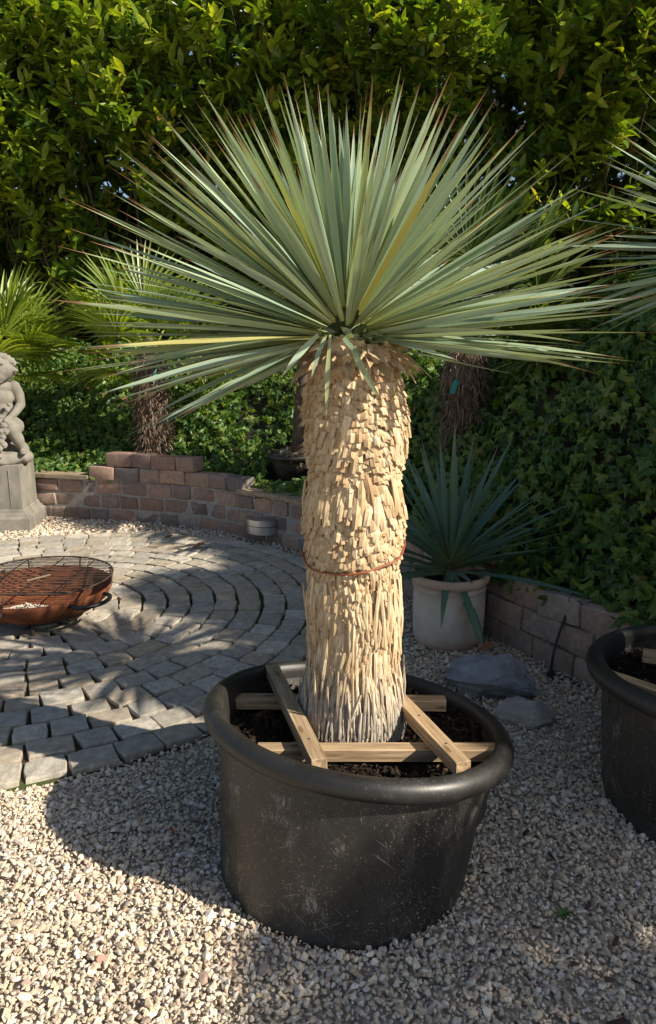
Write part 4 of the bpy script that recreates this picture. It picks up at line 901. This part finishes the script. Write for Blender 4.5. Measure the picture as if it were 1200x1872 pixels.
# ------------------------------------------------------------------ laurel hedge
def laurel_leaf(L_, W_, bend, fold):
    V, U = [], []
    for t, wv in ((0, .10), (.18, .62), (.42, 1.0), (.68, .86), (.88, .42), (1, .04)):
        for u in (-1, 0, 1): V.append((u*wv*W_/2, t*L_, -bend*L_*t*t+abs(u)*fold*wv*W_)); U.append((.5+u*.5, t))
    return np.array(V), np.array([(3*i+j, 3*i+1+j, 3*i+4+j, 3*i+3+j) for i in range(5) for j in range(2)]), np.array(U)
LVV = [laurel_leaf(.16, .060, b_, f_) for b_, f_ in ((.1, .1), (.2, .16), (.05, .06), (.3, .12))]
hg = empty('laurel_hedge', (0, 8, 1.4)); tag(hg, 'tall glossy cherry laurel hedge closing off the back of the garden', 'hedge'); HB = np.array([0, 8, 1.4])
HP = catmull([(-6.5, 8.5), (-2.5, 8.2), (0, 7.8), (2.5, 7.35), (5.5, 7.3)], 40); HARC = np.concatenate([[0], np.cumsum(np.linalg.norm(np.diff(HP, axis=0), axis=1))])
S0, S1 = .0, HARC[-1]-.1
def hpath(s):
    q = np.array([np.interp(s, HARC, HP[:, 0]), np.interp(s, HARC, HP[:, 1])]); t = np.array([np.interp(s+.05, HARC, HP[:, 0]), np.interp(s+.05, HARC, HP[:, 1])])-q; t /= np.linalg.norm(t)+1e-9; return q, t, np.array([-t[1], t[0]])
def hedge_off(s, z): return np.interp(z, [1.3, 2.2, 3.0, 3.8, 4.8, 6], [.55, .50, .25, -.05, -.12, .1])
clumps = []; nC = 4300
while len(clumps) < nC:
    s = random.uniform(S0, S1); z = 1.25+4.6*random.random()**.8; d_ = random.random()**1.6*1.0; p, t, nn = hpath(s)
    o2 = hedge_off(s, z)+.50*noise.noise(Vector((s*1.0, z*1.0, 5)))+d_; q = np.array([*(p+nn*o2), z])
    lowfac = np.interp(z, [1.2, 2.0, 3.0, 3.6], [.22, .28, .55, 1.0])
    if random.random() > lowfac: continue
    if z > 4.6 and random.random() < .25: continue
    if d_ < .6 and noise.noise(Vector((s*.9, z*.9, 11)))+.35*noise.noise(Vector((s*2.3, z*2.3, 4))) < np.interp(z, [1.5, 2.8, 3.8], [.10, -.10, -.30]): continue
    if not in_frame(q, 300)[0]: continue
    clumps.append((q, nn, d_))
MS, LS, RN = [], [], []
for q, nn, d_ in clumps:                   # a shoot with a whorl of leaves
    ax = np.array([-nn[0]*random.uniform(.1, 1.0)+random.gauss(0, .4), -nn[1]*random.uniform(.1, 1.0)+random.gauss(0, .4), random.uniform(.1, 1.1)]); ax /= np.linalg.norm(ax)
    side = np.cross(ax, [0, 0, 1.]); side /= np.linalg.norm(side)+1e-6; oth = np.cross(side, ax); k = random.randint(7, 11); ln = random.uniform(.12, .26); tone = random.random()
    for i in range(k):
        a = i*2.4+random.uniform(-.4, .4); op = random.uniform(.55, 1.15)*(1.15-.5*i/k); d = ax*math.cos(op)+(side*math.cos(a)+oth*math.sin(a))*math.sin(op)
        d[2] -= .15; MS.append(frame(d, np.array([0, 0, 1.])+rng.normal(0, .35, 3), random.gauss(0, .3))*random.uniform(.72, 1.22)); LS.append(q+ax*ln*(i/k-.5)); RN.append(min(1, max(0, .75*tone+.25*random.random()+.06*random.gauss(0, 1))))
nb_ = 36000                                 # depths of the hedge, shade put into darker leaf tones
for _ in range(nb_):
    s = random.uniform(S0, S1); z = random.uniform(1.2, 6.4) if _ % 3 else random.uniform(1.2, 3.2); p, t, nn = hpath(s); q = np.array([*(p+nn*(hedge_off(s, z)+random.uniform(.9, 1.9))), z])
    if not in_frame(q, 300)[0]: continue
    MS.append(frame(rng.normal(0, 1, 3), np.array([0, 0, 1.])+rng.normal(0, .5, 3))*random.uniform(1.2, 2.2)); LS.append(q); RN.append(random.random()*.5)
MS, LS, RN = np.array(MS), np.array(LS), np.array(RN); pj = proj(LS); infr = in_frame(LS, 0)
order = np.argsort(np.where(infr & (pj[:, 1] < 470), pj[:, 2], 1e6)); pick = order[:300]; rest = order[300:]
LM = [mesh_np('leaf', v[0], v[1], uv=v[2], smooth=True, mat=m_laurel) for v in LVV]
for i in pick: obj('leaf', random.choice(LM), hg, M=M4(MS[i], LS[i]-HB))
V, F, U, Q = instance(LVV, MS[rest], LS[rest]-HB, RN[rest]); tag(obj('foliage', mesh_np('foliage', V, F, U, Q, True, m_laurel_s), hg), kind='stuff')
b = MB()
for i in range(95):
    s = random.uniform(S0, S1); p, t, nn = hpath(s); o2 = hedge_off(s, 2)+random.uniform(.1, .9); q = p+nn*o2; pts_ = []; x, y = q
    for z in np.linspace(1.2, random.uniform(3.2, 5.2), 9): pts_.append((x-HB[0], y-HB[1], z-HB[2])); x += random.gauss(0, .09); y += random.gauss(-.03, .07)
    b.tube(pts_, list(np.linspace(random.uniform(.012, .028), .004, 9)), 5, False)
for q, nn, d_ in clumps[:900]: e = q+np.array([nn[0]*.5, nn[1]*.5, -random.uniform(.2, .7)]); b.tube([tuple(q-HB), tuple((q+e)/2-HB+np.array([0, 0, -.05])), tuple(e-HB)], [.003, .005, .008], 4, False)
tag(obj('branches', b.mesh('branches', m_bark), hg), kind='stuff')

# ------------------------------------------------------------------ litter on the gravel
def litter_leaf(c, L_, mat, label, rz, name='fallen_leaf', cat='leaf'):
    v, f, u = laurel_leaf(L_, L_*.5, -.25, .35); o = obj(name, mesh_np(name, v, f, uv=u, smooth=True, mat=mat), loc=(c.x, c.y, c.z)); o.rotation_euler = (.1, .2, rz); tag(o, label, cat)
litter_leaf(at_z(352, 1001, .045), .10, m_deadleaf, 'curled orange brown dead leaf on gravel below the brick wall', -1.4)
litter_leaf(at_z(300, 985, .045), .07, m_chip, 'small dark dead leaf on gravel by the brick wall', -1.2)
litter_leaf(at_z(875, 1190, .04), .09, m_deadleaf, 'brown dead leaf between the terracotta pot and slate rock', -1.2)
def pebble(c, r_, mat, label, name):
    v, f, u = STONES[3]; o = obj(name, mesh_np(name, v*r_, f, mat=mat), loc=(c.x, c.y, c.z)); o.rotation_euler = (.3, .1, .8); tag(o, label, 'stone')
pebble(at_z(312, 1517, .02), .014, m_red, 'small bright red pebble among the shaded gravel', 'pebble'); pebble(at_z(184, 1752, .02), .020, m_pink, 'reddish brown stone in the sunlit gravel at lower left', 'pebble')
CHIP = ['left of the tiny weed on the shaded gravel', 'right of and above the tiny weed', 'on the gravel midway down below the right tub', 'right below the tiny weed', 'on gravel halfway between the two black tubs', 'biggest of all, in the lower right corner', 'above the tiny weed between the tubs',
        'close beside the rim of the big tub at its right', 'on gravel under the foot of the right tub', 'at the very bottom edge right of the big tub', 'at the right edge below the right tub', 'close to the right flank of the big tub', 'on the shaded gravel left of the big tub', 'just left of the foot of the right tub', 'straight above the tiny weed', 'against the left side of the right tub']
for i, (px, py) in enumerate([(982, 1695), (1075, 1655), (1110, 1790), (1050, 1760), (960, 1525), (1140, 1870), (1010, 1565), (870, 1480), (1125, 1720), (945, 1872), (1165, 1795), (930, 1590), (210, 1522), (1060, 1600), (1005, 1640), (1090, 1430)]):
    c = at_z(px, py, .022); v, f, u = STONES[i % 16]; o = obj('bark_chip', mesh_np('bark_chip', v*np.array([.020, .010, .006])*random.uniform(.7, 1.4)*(2.0 if i == 5 else 1), f, mat=m_chip), loc=(c.x, c.y, c.z)); o.rotation_euler = (random.uniform(-.4, .4), random.uniform(-.3, .3), random.uniform(0, 3))
    tag(o, 'dark bark chip '+CHIP[i], 'bark chip', 'bark chips on the gravel')
wd = empty('weed', at_z(1029, 1673, .015)); tag(wd, 'tiny green weed sprouting from the gravel near the right tub', 'weed')
for i in range(9):
    v, f, u = laurel_leaf(.028, .008, .2, .1); a = i*.8; obj('leaf', mesh_np('leaf', v, f, uv=u, mat=m_weed), wd, M=M4(frame(np.array([math.cos(a), math.sin(a), .6]), np.array([0, 0, 1.])), (0, 0, 0)))

# ------------------------------------------------------------------ unseen trees added on the right to cast shade over part of the place
def shade_tree(label, c, rad, n, leaf, trunk_xy, shell=.55, seed=0):
    root = empty('tree', (trunk_xy[0], trunk_xy[1], 0)); tag(root, label, 'tree', 'added shade trees outside the right edge'); r = np.random.default_rng(seed); B = np.array([trunk_xy[0], trunk_xy[1], 0])
    top = np.array(c)-B
    obj('trunk', MB().tube([(0, 0, 0), tuple(top*.45+np.array([.05, 0, 0])), tuple(top*.95)], [.10, .08, .03], 10).mesh('trunk', m_bark, True), root)
    d = r.normal(size=(n, 3)); d /= np.linalg.norm(d, axis=1)[:, None]; k = shell+(1-shell)*r.random(n)**.6
    P = np.array(c)-B+d*k[:, None]*np.array(rad); ms = rand_rot(n, r)*leaf*r.uniform(.7, 1.3, n)[:, None, None]
    V, F, U, Q = instance([(np.array([(0, 0, 0), (.27, .45, .04), (0, 1, -.1), (-.27, .45, .04), (0, .5, 0)]), np.array([(0, 1, 2, 4), (0, 4, 2, 3)]), np.array([(.5, 0), (1, .5), (.5, 1), (0, .5), (.5, .5)]))], ms, P, r.random(n)*.8); tag(obj('crown', mesh_np('crown', V, F, U, Q, True, m_laurel_s), root), kind='stuff')
def shade_at(gx, gy, z): k = z/math.tan(SUN_EL); return (gx-k*math.sin(SUN_AZ), gy-k*math.cos(SUN_AZ), z)
for i, (lab, gx, gy, z, rad, n, leaf) in enumerate((
    ('leafy tree added for shade outside the right edge, nearest the viewer', .86, 1.30, 3.0, (.68, .68, .68), 6500, .08),
    ('slender tree added for shade outside the right edge beyond the right tub', .56, 2.33, 3.3, (.50, .50, .50), 5000, .08),
    ('broad leafy tree added for shade outside the right edge of the garden', .38, 3.60, 4.0, (.64, .64, .64), 6500, .09),
    ('tall broad tree added for shade far outside the right edge', .48, 5.05, 5.0, (.86, .88, .88), 8000, .11),
    ('small leafy tree added for shade outside the right edge by the terrace', -.42, 3.10, 3.6, (.33, .33, .33), 3000, .07),
    ('tall slim tree added for shade far outside the right edge', -.58, 4.30, 4.6, (.46, .46, .46), 4000, .08))):
    c = shade_at(gx, gy, z); shade_tree(lab, c, rad, n, leaf, (c[0]+.15, c[1]-.1), .5, i+1)
